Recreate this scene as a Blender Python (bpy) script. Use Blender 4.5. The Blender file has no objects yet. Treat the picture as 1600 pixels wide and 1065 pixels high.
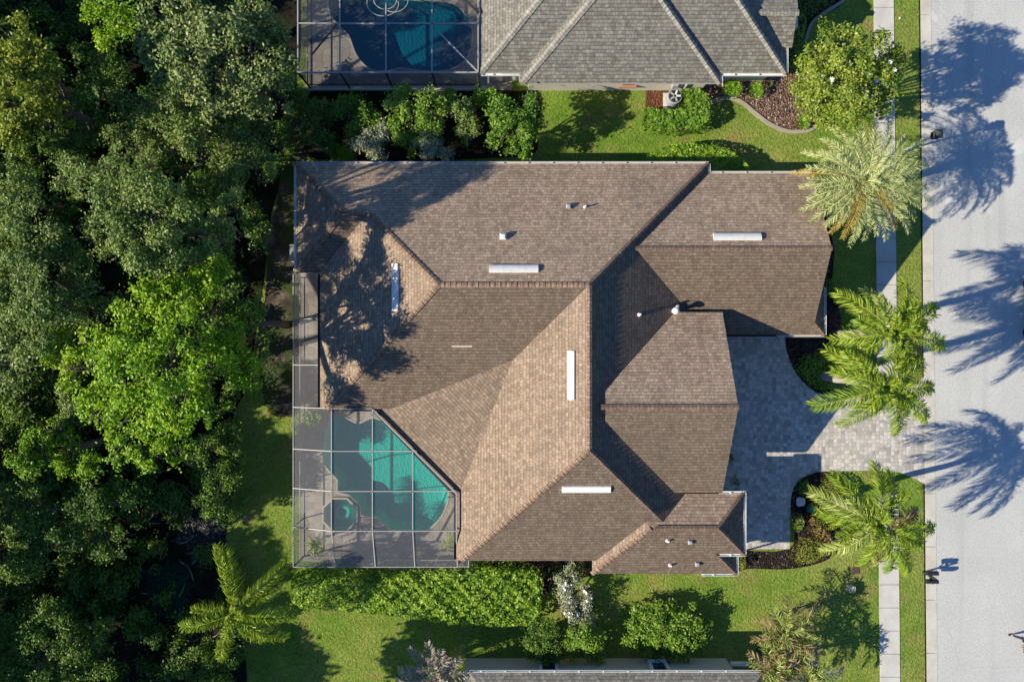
import bpy, bmesh, math, random
import numpy as np
from mathutils import Vector, Matrix
from mathutils.geometry import tessellate_polygon

S, H = 24.0, 50.0                      # ground pixels per metre (1600 px photo), camera height
scene = bpy.context.scene
COL = scene.collection
rnd = random.Random(7)
RNG = np.random.default_rng(11)

def W(px, py, z=0.0):
    k = (H - z) / H / S
    return Vector(((px - 800) * k, (532.5 - py) * k, z))
def WX(px, z=0.0): return (px - 800) * (H - z) / H / S
def WY(py, z=0.0): return (532.5 - py) * (H - z) / H / S
def LEN(px, z=0.0): return px * (H - z) / H / S

# ---------------------------------------------------------------- objects
def props(o, label=None, cat=None, group=None, kind=None):
    if label: o['label'] = label
    if cat: o['category'] = cat
    if group: o['group'] = group
    if kind: o['kind'] = kind
    return o
def empty(name, loc, label, cat, group=None):
    o = bpy.data.objects.new(name, None); COL.objects.link(o)
    o.location = loc; o.empty_display_size = .2
    return props(o, label, cat, group)
def link(name, me, mats, parent=None, kind=None):
    o = bpy.data.objects.new(name, me); COL.objects.link(o)
    for m in (mats if isinstance(mats, (list, tuple)) else [mats]): me.materials.append(m)
    if parent is not None:
        o.parent = parent
        o.matrix_parent_inverse = Matrix.Translation(-Vector(parent.location))
    if kind: o['kind'] = kind
    return o
def copy_tree(o, loc, label=None):
    c = o.copy(); COL.objects.link(c); c.location = loc
    if label: c['label'] = label
    for ch in list(o.children):
        d = ch.copy(); COL.objects.link(d); d.parent = c
        for g in list(ch.children):
            e = g.copy(); COL.objects.link(e); e.parent = d
    return c
def structure(name, me, m): return link(name, me, m, None, 'structure')

class MB:
    """collects simple shapes into one mesh"""
    def __init__(s): s.v = []; s.f = []; s.mi = []; s.cur = 0
    def add(s, vs, fs):
        b = len(s.v); s.v += [tuple(v) for v in vs]
        for f in fs: s.f.append([b + i for i in f]); s.mi.append(s.cur)
        return s
    def box(s, a, b):
        (x0, y0, z0), (x1, y1, z1) = a, b
        return s.add([(x0,y0,z0),(x1,y0,z0),(x1,y1,z0),(x0,y1,z0),(x0,y0,z1),(x1,y0,z1),(x1,y1,z1),(x0,y1,z1)],
              [(0,3,2,1),(4,5,6,7),(0,1,5,4),(1,2,6,5),(2,3,7,6),(3,0,4,7)])
    def bar(s, p, q, w, h, up=(0,0,1)):
        p, q, up = Vector(p), Vector(q), Vector(up)
        d = (q - p).normalized()
        if abs(d.dot(up)) > .98: up = Vector((1,0,0))
        a = d.cross(up).normalized() * w / 2; c = a.cross(d).normalized() * h / 2
        vs = [p-a-c, p+a-c, p+a+c, p-a+c, q-a-c, q+a-c, q+a+c, q-a+c]
        return s.add(vs, [(0,1,2,3),(7,6,5,4),(0,4,5,1),(1,5,6,2),(2,6,7,3),(3,7,4,0)])
    def tube(s, pts, radii, n=8, cap=True):
        pts = [Vector(p) for p in pts]; rings = []
        for i, p in enumerate(pts):
            d = (pts[min(i+1, len(pts)-1)] - pts[max(i-1, 0)]).normalized()
            u = Vector((0,0,1)) if abs(d.z) < .9 else Vector((1,0,0))
            a = d.cross(u).normalized(); b = a.cross(d)
            r = radii[i] if isinstance(radii, (list, tuple)) else radii
            rings.append([p + (a*math.cos(t) + b*math.sin(t))*r for t in [2*math.pi*k/n for k in range(n)]])
        vs = [v for R in rings for v in R]; fs = []
        for i in range(len(pts)-1):
            for k in range(n):
                fs.append((i*n+k, i*n+(k+1)%n, (i+1)*n+(k+1)%n, (i+1)*n+k))
        if cap: fs += [tuple(range(n))[::-1], tuple((len(pts)-1)*n+k for k in range(n))]
        return s.add(vs, fs)
    def lathe(s, c, prof, n=16):
        c = Vector(c); vs = []; fs = []
        for r, z in prof:
            for k in range(n):
                t = 2*math.pi*k/n; vs.append(c + Vector((r*math.cos(t), r*math.sin(t), z)))
        for i in range(len(prof)-1):
            for k in range(n): fs.append((i*n+k, i*n+(k+1)%n, (i+1)*n+(k+1)%n, (i+1)*n+k))
        fs += [tuple(range(n))[::-1], tuple((len(prof)-1)*n+k for k in range(n))]
        return s.add(vs, fs)
    def prism(s, poly, z0, z1):
        n = len(poly); vs = [(p[0],p[1],z0) for p in poly] + [(p[0],p[1],z1) for p in poly]
        tri = tessellate_polygon([[Vector((p[0],p[1],0)) for p in poly]])
        fs = [tuple(n+i for i in t) for t in tri] + [tuple(t)[::-1] for t in tri]
        fs += [(i, (i+1)%n, n+(i+1)%n, n+i) for i in range(n)]
        return s.add(vs, fs)
    def mesh(s, name='mesh', smooth=False):
        me = bpy.data.meshes.new(name); me.from_pydata(s.v, [], s.f); me.update()
        me.polygons.foreach_set('material_index', s.mi)
        bm = bmesh.new(); bm.from_mesh(me); bmesh.ops.recalc_face_normals(bm, faces=bm.faces); bm.to_mesh(me); bm.free()
        if smooth: me.polygons.foreach_set('use_smooth', [True]*len(me.polygons))
        return me
    def build(s, name, m, parent=None, smooth=False, kind=None):
        return link(name, s.mesh(name, smooth), m, parent, kind)

def sheet(name, poly, z, m, holes=(), kind='structure'):
    loops = [[Vector((p[0],p[1],0)) for p in poly]] + [[Vector((p[0],p[1],0)) for p in h] for h in holes]
    tri = tessellate_polygon(loops); vs = [(v.x,v.y,z) for l in loops for v in l]
    me = bpy.data.meshes.new(name); me.from_pydata(vs, [], [tuple(t) for t in tri]); me.update()
    bm = bmesh.new(); bm.from_mesh(me)
    for f in bm.faces:
        if f.normal.z < 0: f.normal_flip()
    bm.to_mesh(me); bm.free()
    return link(name, me, m, None, kind)
def PX(pts, z=0.0): return [W(x, y, z)[:2] for x, y in pts]
def smooth_line(pts, n=6, closed=False):
    out = []; N = len(pts)
    for i in range(N if closed else N-1):
        g = lambda k: Vector(pts[k % N]) if closed else Vector(pts[max(0, min(N-1, k))])
        a, b, c, d = g(i-1), g(i), g(i+1), g(i+2)
        for j in range(n):
            t = j/n
            out.append(tuple(.5*((2*b) + (c-a)*t + (2*a-5*b+4*c-d)*t*t + (3*b-a-3*c+d)*t**3)))
    if not closed: out.append(tuple(pts[-1]))
    return out

# ---------------------------------------------------------------- materials
class NT:
    def __init__(s, name):
        s.m = bpy.data.materials.new(name); s.m.use_nodes = True
        s.t = s.m.node_tree; s.t.nodes.clear()
        s.out = s.t.nodes.new('ShaderNodeOutputMaterial')
    def n(s, ty, ins=None, **pr):
        d = s.t.nodes.new('ShaderNode' + ty)
        for k, v in pr.items(): setattr(d, k, v)
        for k, v in (ins or {}).items():
            if isinstance(v, bpy.types.NodeSocket): s.t.links.new(v, d.inputs[k])
            else: d.inputs[k].default_value = v
        return d
    def co(s, which='Object'): return s.n('TexCoord').outputs[which]
    def noise(s, scale, detail=3, rough=.55, vec=None, out=0):
        return s.n('TexNoise', {'Scale': scale, 'Detail': detail, 'Roughness': rough, 'Vector': vec or s.co()}).outputs[out]
    def ramp(s, fac, stops, interp='LINEAR'):
        r = s.n('ValToRGB', {'Fac': fac}); e = r.color_ramp.elements; r.color_ramp.interpolation = interp
        while len(e) < len(stops): e.new(.5)
        for x, (p, c) in zip(e, stops):
            x.position = p; x.color = (*c, 1) if len(c) == 3 else c
        return r.outputs[0]
    def mix(s, fac, a, b, bt='MIX'):
        d = s.n('Mix', {}, data_type='RGBA', blend_type=bt)
        for i, v in ((0, fac), (6, a), (7, b)):
            if isinstance(v, bpy.types.NodeSocket): s.t.links.new(v, d.inputs[i])
            else: d.inputs[i].default_value = v if i == 0 else (*v, 1)
        return d.outputs[2]
    def math(s, op, a, b=0.0, clamp=False):
        return s.n('Math', {0: a, 1: b}, operation=op, use_clamp=clamp).outputs[0]
    def bump(s, h, st=.5, dist=.02, normal=None):
        i = {'Height': h, 'Strength': st, 'Distance': dist}
        if normal: i['Normal'] = normal
        return s.n('Bump', i).outputs[0]
    def pr(s, col, rough=.8, normal=None, spec=.3, metal=0.0, **extra):
        i = {'Base Color': col if isinstance(col, bpy.types.NodeSocket) else (*col, 1), 'Roughness': rough,
             'Specular IOR Level': spec, 'Metallic': metal}
        i.update(extra)
        if normal: i['Normal'] = normal
        return s.n('BsdfPrincipled', i).outputs[0]
    def done(s, sh): s.t.links.new(sh, s.out.inputs[0]); return s.m

def plain(name, col, rough=.6, var=.18, scale=3.0, metal=0.0, spec=.3):
    t = NT(name); f = t.noise(scale, 4)
    c = t.mix(f, tuple(v*(1-var) for v in col), tuple(min(1, v*(1+var)) for v in col))
    return t.done(t.pr(c, rough, t.bump(t.noise(scale*12, 2), .15, .01), spec, metal))

def grass_material():
    t = NT('lawn_grass')
    big = t.noise(.13, 4, .6); mid = t.noise(.9, 5, .65); fine = t.noise(5.5, 3, .75); blades = t.noise(9, 2, .8)
    lush = t.ramp(mid, [(.3, (.092,.18,.018)), (.5, (.145,.25,.03)), (.7, (.21,.30,.045))])
    dry = t.ramp(mid, [(.3, (.205,.26,.045)), (.7, (.33,.34,.09))])
    c = t.mix(t.ramp(big, [(.42, (0,0,0)), (.66, (1,1,1))]), lush, dry)
    brown = t.ramp(t.noise(.5, 6, .72), [(.52, (0,0,0)), (.68, (.85,.85,.85))])
    c = t.mix(brown, c, (.31,.215,.095))
    c = t.mix(t.ramp(fine, [(.36, (.62,.62,.62)), (.56, (0,0,0))]), c, (.04,.09,.008))
    c = t.mix(t.ramp(blades, [(.54, (0,0,0)), (.68, (.7,.7,.7))]), c, (.3,.36,.085))
    b = t.bump(t.noise(6, 3, .75), 1.0, .12); b = t.bump(blades, .8, .05, b)
    return t.done(t.pr(c, .9, b, .1))
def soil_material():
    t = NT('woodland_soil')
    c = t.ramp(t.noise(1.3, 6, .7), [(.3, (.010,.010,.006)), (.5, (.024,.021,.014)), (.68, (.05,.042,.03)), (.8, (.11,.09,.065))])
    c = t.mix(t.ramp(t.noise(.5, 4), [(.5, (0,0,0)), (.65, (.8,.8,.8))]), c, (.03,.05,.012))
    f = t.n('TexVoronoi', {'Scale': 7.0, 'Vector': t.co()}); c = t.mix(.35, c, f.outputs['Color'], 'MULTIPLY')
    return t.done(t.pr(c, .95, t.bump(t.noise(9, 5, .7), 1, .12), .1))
def dirt_material():
    t = NT('bare_dirt')
    c = t.ramp(t.noise(1.1, 6, .7), [(.3, (.03,.027,.02)), (.5, (.07,.06,.046)), (.72, (.2,.165,.13))])
    c = t.mix(t.ramp(t.noise(.6, 4, .6), [(.46, (0,0,0)), (.6, (.9,.9,.9))]), c, (.045,.075,.015))
    return t.done(t.pr(c, .95, t.bump(t.noise(14, 5, .7), .9, .08), .1))
def mulch_material(name, a, b, c3):
    t = NT(name); v = t.n('TexVoronoi', {'Scale': 9.0, 'Vector': t.co(), 'Randomness': 1.0})
    sep = t.n('SeparateColor', {0: v.outputs['Color']}).outputs[0]
    c = t.ramp(sep, [(.0, a), (.55, b), (.82, b), (.95, c3)])
    c = t.mix(t.ramp(t.noise(.8, 4), [(.4, (0,0,0)), (.7, (.5,.5,.5))]), c, a)
    return t.done(t.pr(c, .95, t.bump(v.outputs['Distance'], 1, .12), .1))
def road_material():
    t = NT('worn_asphalt')
    c = t.ramp(t.noise(.22, 5, .6), [(.3, (.50,.505,.49)), (.7, (.58,.585,.57))])
    c = t.mix(t.ramp(t.noise(11, 5, .85), [(.38, (.55,.55,.55)), (.58, (0,0,0))]), c, (.24,.24,.235))
    mp = t.n('Mapping', {'Vector': t.co(), 'Scale': (1.0,.03,1)}).outputs[0]
    c = t.mix(t.ramp(t.noise(.9, 3, .5, mp), [(.5, (0,0,0)), (.7, (.4,.4,.4))]), c, (.33,.33,.325))
    vr = t.n('TexVoronoi', {'Scale': .35, 'Vector': t.mix(.12, t.co(), t.noise(1.5, 4, .7, None, 1))}, feature='DISTANCE_TO_EDGE').outputs['Distance']
    c = t.mix(t.math('MULTIPLY', t.ramp(vr, [(.0, (1,1,1)), (.006, (0,0,0))]), t.ramp(t.noise(.4, 2), [(.5, (0,0,0)), (.65, (.5,.5,.5))])), c, (.2,.2,.195))
    spot = t.ramp(t.noise(1.7, 2, .4), [(.7, (0,0,0)), (.78, (.45,.45,.45))]); c = t.mix(spot, c, (.3,.3,.29))
    pale = t.ramp(t.noise(.5, 2, .4), [(.69, (0,0,0)), (.74, (.5,.5,.5))])
    c = t.mix(pale, c, (.62,.62,.6))
    return t.done(t.pr(c, .85, t.bump(t.noise(40, 3, .7), .6, .02), .25))
def concrete_material(name, base=(.46,.45,.42)):
    t = NT(name)
    c = t.ramp(t.noise(.9, 6, .65), [(.3, tuple(v*.8 for v in base)), (.55, base), (.75, tuple(v*1.12 for v in base))])
    c = t.mix(t.ramp(t.noise(26, 3, .7), [(.3, (.35,.35,.35)), (.55, (0,0,0))]), c, tuple(v*.6 for v in base))
    return t.done(t.pr(c, .85, t.bump(t.noise(30, 3), .3, .01), .25))
def paver_material(name, cols, size=3.1, joint=(.12,.11,.10)):
    t = NT(name)
    mp = t.n('Mapping', {'Vector': t.co(), 'Rotation': (0,0,.004)}).outputs[0]
    v = t.n('TexVoronoi', {'Scale': size, 'Randomness': .62, 'Vector': mp}, distance='CHEBYCHEV', voronoi_dimensions='2D')
    e = t.n('TexVoronoi', {'Scale': size, 'Randomness': .62, 'Vector': mp}, distance='CHEBYCHEV', voronoi_dimensions='2D', feature='F2')
    gap = t.math('SUBTRACT', e.outputs['Distance'], v.outputs['Distance'])
    sep = t.n('SeparateColor', {0: v.outputs['Color']}).outputs[0]
    n = len(cols); c = t.ramp(sep, [(i/n, k) for i, k in enumerate(cols)], 'CONSTANT')
    c = t.mix(.35, c, t.ramp(t.noise(1.1, 5, .6), [(.3, (.55,.54,.52)), (.7, (1,1,1))]), 'MULTIPLY')
    c = t.mix(t.ramp(t.noise(30, 3, .7), [(.3, (.3,.3,.3)), (.6, (0,0,0))]), c, (.15,.14,.13))
    m = t.ramp(gap, [(.0, (.8,.8,.8)), (.09, (0,0,0))])
    c = t.mix(m, c, joint)
    return t.done(t.pr(c, .8, t.bump(t.ramp(gap, [(.0, (0,0,0)), (.12, (1,1,1))]), .5, .02), .25))
def shingle_material(name, c1, c2, mort, algae_shade, streak=(.09,.08,.07)):
    t = NT(name); uv = t.co('UV')
    br = t.n('TexBrick', {'Vector': uv, 'Color1': (*c1,1), 'Color2': (*c2,1), 'Mortar': (*mort,1), 'Scale': 1.0,
                          'Mortar Size': .007, 'Mortar Smooth': .5, 'Bias': 0.0, 'Brick Width': .25, 'Row Height': .21})
    br.offset = .43; br.squash = .7; br.squash_frequency = 3
    c = br.outputs['Color']
    br2 = t.n('TexBrick', {'Vector': t.n('Mapping', {'Vector': uv, 'Location': (.13,.0,0)}).outputs[0], 'Color1': (.74,.74,.74,1), 'Color2': (1.22,1.18,1.14,1), 'Mortar': (.9,.9,.9,1), 'Scale': 1.0,
                          'Mortar Size': .0, 'Brick Width': .17, 'Row Height': .105})
    c = t.mix(.75, c, br2.outputs['Color'], 'MULTIPLY')
    al = t.n('Attribute', attribute_name='algae_shade').outputs['Fac']
    c = t.mix(t.math('MULTIPLY', al, .74), c, t.mix(1, c, algae_shade, 'MULTIPLY'))  # per-slope darkening: algae stain plus east-slope shade put into the colour
    c = t.mix(t.ramp(t.noise(.42, 5, .6), [(.45, (0,0,0)), (.8, (.34,.34,.34))]), c, streak)
    mp = t.n('Mapping', {'Vector': uv, 'Scale': (1.6,.12,1)}).outputs[0]
    c = t.mix(t.ramp(t.noise(1, 4, .6, mp), [(.52, (0,0,0)), (.8, (.3,.3,.3))]), c, streak)
    c = t.mix(t.ramp(t.noise(6, 4, .75), [(.35, (.35,.35,.35)), (.6, (0,0,0))]), c, tuple(v*.5 for v in c1))
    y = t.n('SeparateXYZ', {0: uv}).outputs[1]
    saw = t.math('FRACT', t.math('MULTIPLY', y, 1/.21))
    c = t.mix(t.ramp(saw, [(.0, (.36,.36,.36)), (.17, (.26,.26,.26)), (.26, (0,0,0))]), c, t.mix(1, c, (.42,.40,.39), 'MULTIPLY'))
    h = t.math('SUBTRACT', t.math('MULTIPLY', saw, -1.0), t.math('MULTIPLY', br.outputs['Fac'], .6))
    b = t.bump(h, .7, .02); b = t.bump(t.noise(22, 3, .7), .5, .02, b)
    return t.done(t.pr(c, .92, b, .12))
def leaf_material(name, dark, mid, light, trans=.3, rough=.5, spec=.35):
    t = NT(name); a = t.n('Attribute', attribute_name='tone').outputs['Fac']
    c = t.ramp(a, [(.0, dark), (.5, mid), (1.0, light)])
    p = t.pr(c, rough, None, spec)
    tr = t.n('BsdfTranslucent', {'Color': t.mix(.5, c, t.mix(1, c, (1.6,1.5,.5), 'MULTIPLY'))}).outputs[0]
    return t.done(t.n('MixShader', {0: trans, 1: p, 2: tr}).outputs[0])
def bark_material(name, col):
    t = NT(name); mp = t.n('Mapping', {'Vector': t.co(), 'Scale': (1,1,.25)}).outputs[0]
    c = t.mix(t.noise(9, 4, .7, mp), tuple(v*.5 for v in col), tuple(v*1.4 for v in col))
    return t.done(t.pr(c, .9, t.bump(t.noise(14, 4, .7, mp), 1, .05), .2))
def screen_material(name, opac, col):
    t = NT(name)
    d = t.pr(col, .6, None, .3); lw = t.math('MULTIPLY', t.math('POWER', t.n('LayerWeight', {0: .5}).outputs[1], 2.0), .45)
    mp = t.n('TexWave', {'Scale': 9.0, 'Distortion': .6, 'Vector': t.co()}).outputs['Fac']
    f = t.math('ADD', t.math('ADD', t.math('MULTIPLY', mp, .03), opac), lw)
    return t.done(t.n('MixShader', {0: f, 1: t.n('BsdfTransparent').outputs[0], 2: d}).outputs[0])
def water_material(name, tint):
    t = NT(name)
    w = t.noise(1.6, 4, .6); nb = t.bump(w, .5, .1); nb = t.bump(t.noise(5, 3, .6), .35, .04, nb)
    gl = t.n('BsdfGlossy', {'Color': (1,1,1,1), 'Roughness': .04, 'Normal': nb}).outputs[0]
    tr = t.n('BsdfTransparent', {'Color': (*tint, 1)}).outputs[0]
    return t.done(t.n('MixShader', {0: .05, 1: tr, 2: gl}).outputs[0])
def basin_material(name, a, b):
    t = NT(name); v = t.n('TexVoronoi', {'Scale': 2.6, 'Vector': t.mix(.25, t.co(), t.noise(1.2, 3, .6, None, 1))}, feature='DISTANCE_TO_EDGE').outputs['Distance']
    c = t.mix(t.noise(.7, 5, .65), a, b)
    c = t.mix(t.ramp(t.noise(18, 3, .7), [(.35, (.4,.4,.4)), (.6, (0,0,0))]), c, tuple(x*.6 for x in a))
    return t.done(t.pr(c, .8, t.bump(t.noise(8.5, 2, .6, t.n('Mapping', {'Vector': t.co(), 'Rotation': (0,0,.6), 'Scale': (1,.45,1)}).outputs[0]), 1.0, .09), .2))
def glass_material():
    t = NT('window_glass')
    return t.done(t.pr((.02,.05,.08), .05, None, .8))

M = dict(
    dirtgrey=mulch_material('grey_litter', (.02,.02,.018), (.07,.07,.066), (.22,.21,.2)), moss=mulch_material('teal_moss', (.006,.03,.02), (.012,.06,.038), (.03,.09,.05)),
    tan=plain('tan_stucco', (.66,.56,.42), .9, .08),
    grass=grass_material(), soil=soil_material(), dirt=dirt_material(), road=road_material(),
    mulch=mulch_material('dark_mulch', (.012,.009,.008), (.04,.03,.025), (.16,.12,.1)),
    chips=mulch_material('pale_bark_chips', (.06,.035,.025), (.24,.15,.11), (.5,.4,.33)),
    redmulch=mulch_material('red_mulch', (.09,.035,.02), (.2,.085,.05), (.3,.17,.12)),
    walk=concrete_material('sidewalk_concrete', (.54,.525,.49)), kerb=concrete_material('kerb_concrete', (.56,.535,.47)),
    edging=concrete_material('edging_concrete', (.36,.31,.25)),
    paver=paver_material('driveway_pavers', [(.46,.44,.41), (.58,.55,.52), (.37,.355,.34), (.66,.62,.57), (.50,.455,.41), (.61,.59,.57), (.43,.42,.41), (.55,.49,.44)], 4.0, (.27,.25,.23)),
    deck=paver_material('deck_pavers', [(.33,.3,.26), (.37,.33,.29), (.30,.27,.24), (.4,.36,.31), (.35,.31,.27)], 2.2, (.2,.18,.16)),
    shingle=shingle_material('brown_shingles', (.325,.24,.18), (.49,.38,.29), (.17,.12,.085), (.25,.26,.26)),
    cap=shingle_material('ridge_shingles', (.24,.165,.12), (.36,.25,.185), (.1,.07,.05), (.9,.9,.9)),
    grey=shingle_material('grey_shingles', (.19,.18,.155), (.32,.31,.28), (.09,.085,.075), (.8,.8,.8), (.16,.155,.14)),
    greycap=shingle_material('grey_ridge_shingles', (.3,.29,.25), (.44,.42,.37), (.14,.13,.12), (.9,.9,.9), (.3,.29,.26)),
    stucco=plain('beige_stucco', (.5,.44,.36), .9, .08), cream=plain('cream_stucco', (.62,.58,.5), .9, .08),
    fascia=plain('bronze_fascia', (.055,.045,.038), .6), white=plain('white_metal', (.70,.70,.68), .45, .22),
    gutter=plain('pale_gutter', (.55,.53,.5), .5, .15, 1.5), frame=plain('enclosure_aluminium', (.35,.345,.34), .5, .12),
    bronze=plain('bronze_aluminium', (.04,.037,.035), .5), black=plain('black_metal', (.022,.025,.032), .5),
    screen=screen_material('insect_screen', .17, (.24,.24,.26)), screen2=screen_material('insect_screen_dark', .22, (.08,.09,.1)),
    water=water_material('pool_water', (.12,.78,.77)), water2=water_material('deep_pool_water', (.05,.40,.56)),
    basin=basin_material('pool_plaster', (.38,.60,.53), (.58,.72,.65)), coping=concrete_material('pool_coping', (.42,.37,.32)),
    glass=glass_material(), blue=plain('white_window_trim', (.7,.72,.74), .5, .05),
    bark=bark_material('grey_bark', (.12,.095,.075)), palmbark=bark_material('pale_palm_bark', (.42,.37,.33)),
    rock=plain('white_rock', (.55,.55,.55), .9, .2, 6), teal=plain('teal_glaze', (.01,.16,.14), .25, .1, spec=.6),
    beige=plain('beige_plastic', (.5,.45,.32), .6), rust=plain('brown_lid', (.085,.055,.045), .8, .3, 8),
    grey_metal=plain('grey_metal', (.33,.34,.36), .45, .15), terracotta=plain('terracotta', (.38,.19,.11), .8),
    lime=leaf_material('lime_leaves', (.09,.22,.008), (.245,.42,.014), (.44,.59,.035), .35),
    oak=leaf_material('oak_leaves', (.06,.12,.02), (.15,.235,.045), (.31,.38,.10), .28),
    oakyellow=leaf_material('yellow_oak_leaves', (.07,.12,.01), (.18,.25,.014), (.36,.36,.03), .3),
    waxy=leaf_material('waxy_leaves', (.055,.11,.02), (.15,.215,.048), (.33,.37,.13), .2, .5, .45),
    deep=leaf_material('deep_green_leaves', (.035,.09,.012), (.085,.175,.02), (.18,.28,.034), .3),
    magnolia=leaf_material('magnolia_leaves', (.06,.12,.01), (.19,.28,.022), (.42,.44,.08), .25, .45, .4),
    hedge=leaf_material('hedge_leaves', (.05,.14,.008), (.18,.33,.016), (.42,.56,.06), .3),
    shrub=leaf_material('shrub_leaves', (.05,.14,.012), (.14,.27,.022), (.29,.42,.06), .3),
    clipped=leaf_material('clipped_leaves', (.09,.22,.012), (.19,.38,.02), (.32,.52,.045), .3),
    silver=leaf_material('silver_leaves', (.12,.15,.075), (.29,.32,.18), (.52,.53,.38), .15),
    yellow=leaf_material('yellow_leaves', (.1,.15,.012), (.24,.29,.025), (.42,.38,.06), .3),
    purple=leaf_material('purple_leaves', (.02,.008,.012), (.06,.022,.03), (.12,.055,.055), .2),
    copper=leaf_material('copper_leaves', (.12,.05,.015), (.22,.16,.04), (.35,.28,.1), .25),
    queen=leaf_material('queen_palm_leaves', (.08,.16,.01), (.21,.32,.022), (.48,.54,.07), .32, .45),
    queenlt=leaf_material('pale_palm_leaves', (.12,.19,.03), (.28,.36,.07), (.56,.6,.2), .3, .4),
    date=leaf_material('date_palm_leaves', (.15,.2,.06), (.42,.48,.19), (.78,.8,.42), .25, .5),
    datey=leaf_material('yellow_date_leaves', (.26,.2,.03), (.42,.3,.05), (.5,.42,.14), .25, .5),
    brownleaf=leaf_material('brown_palm_leaves', (.13,.085,.035), (.27,.19,.09), (.44,.36,.22), .2, .6),
    greyleaf=leaf_material('grey_dry_palm_leaves', (.16,.13,.11), (.3,.26,.22), (.48,.44,.38), .15, .6),
    petal=plain('white_petals', (.85,.83,.76), .6, .05),
    trousers=plain('navy_trousers', (.02,.026,.06), .8), skin=plain('skin', (.5,.32,.24), .6), shirt=plain('dark_jumper', (.03,.035,.05), .8),
    shoe=plain('brown_shoe', (.07,.035,.025), .6), fur=plain('brown_fur', (.06,.03,.018), .9, .4, 14), red=plain('red_strap', (.3,.03,.02), .6),
    rubber=plain('tyre_rubber', (.02,.02,.022), .8), carpaint=plain('dark_car_paint', (.04,.045,.05), .3, .05, spec=.6),
)

# ---------------------------------------------------------------- foliage meshes
def leaf_quads(c, nrm, size, tone, rng, aspect=.55):
    """c, nrm: N x 3; rhombic leaf faces"""
    n = len(c)
    nrm = nrm / (np.linalg.norm(nrm, axis=1, keepdims=True) + 1e-9)
    r = rng.normal(size=(n,3)); a = np.cross(nrm, r); a /= (np.linalg.norm(a, axis=1, keepdims=True) + 1e-9)
    b = np.cross(nrm, a)
    s = size[:,None]
    V = np.stack([c - a*s*.5, c + b*s*aspect*.5 - nrm*s*.06, c + a*s*.5, c - b*s*aspect*.5 - nrm*s*.06], 1)
    return V, tone
def quads_mesh(name, V, tone):
    n = len(V); me = bpy.data.meshes.new(name)
    me.vertices.add(n*4); me.vertices.foreach_set('co', V.reshape(-1).astype(np.float32))
    me.loops.add(n*4); me.loops.foreach_set('vertex_index', np.arange(n*4, dtype=np.int32))
    me.polygons.add(n); me.polygons.foreach_set('loop_start', np.arange(0, n*4, 4, dtype=np.int32))
    try: me.polygons.foreach_set('loop_total', np.full(n, 4, dtype=np.int32))
    except Exception: pass
    at = me.attributes.new('tone', 'FLOAT', 'FACE'); at.data.foreach_set('value', np.clip(tone, 0, 1).astype(np.float32))
    me.update(calc_edges=True); me.validate()
    return me
def blob_leaves(rng, C, r, rz, leaf, dens=1.0, tone0=.5, spread=.22, lobe=(.26,.42), droop=0.0):
    """a cluster of leafy lobes round centre C"""
    C = np.array(C); nl = int(max(7, (r**2)*2.6 + 6)); Vs = []; Ts = []
    for i in range(nl):
        d = rng.normal(size=3); d[2] = abs(d[2])*.9 - .25; d /= np.linalg.norm(d)
        q = rng.uniform(.45, 1.0)**.6
        lr = rng.uniform(*lobe) * max(r, 1.1) * (.75 if q > .85 else 1)
        lc = C + d*np.array([r - lr*.4, r - lr*.4, rz])*q*rng.uniform(.86, 1.06)
        m = int(dens*2*math.pi*lr*lr*1.45/(leaf*leaf*.28))
        an = np.exp(rng.normal(size=3)*.28)*np.array([1.12,1.12,.8]); u = rng.normal(size=(m,3)); u[:,2] = u[:,2]*.85 + .35; u /= np.linalg.norm(u, axis=1, keepdims=True)
        k_ = rng.uniform(.35, 1.12, (m,1)); k_[rng.random(m) < .14] *= 1.38
        p = lc + u*lr*k_*an + rng.normal(size=(m,3))*leaf*.35
        nn = u*.5 + np.array([-.12,-.03,.6]) + rng.normal(size=(m,3))*.5
        t = tone0 + rng.normal()*spread*.55 + rng.normal(size=m)*spread
        V, T = leaf_quads(p, nn, leaf*rng.uniform(.7, 1.35, m), t, rng); Vs.append(V); Ts.append(T)
    return np.concatenate(Vs), np.concatenate(Ts)
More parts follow.
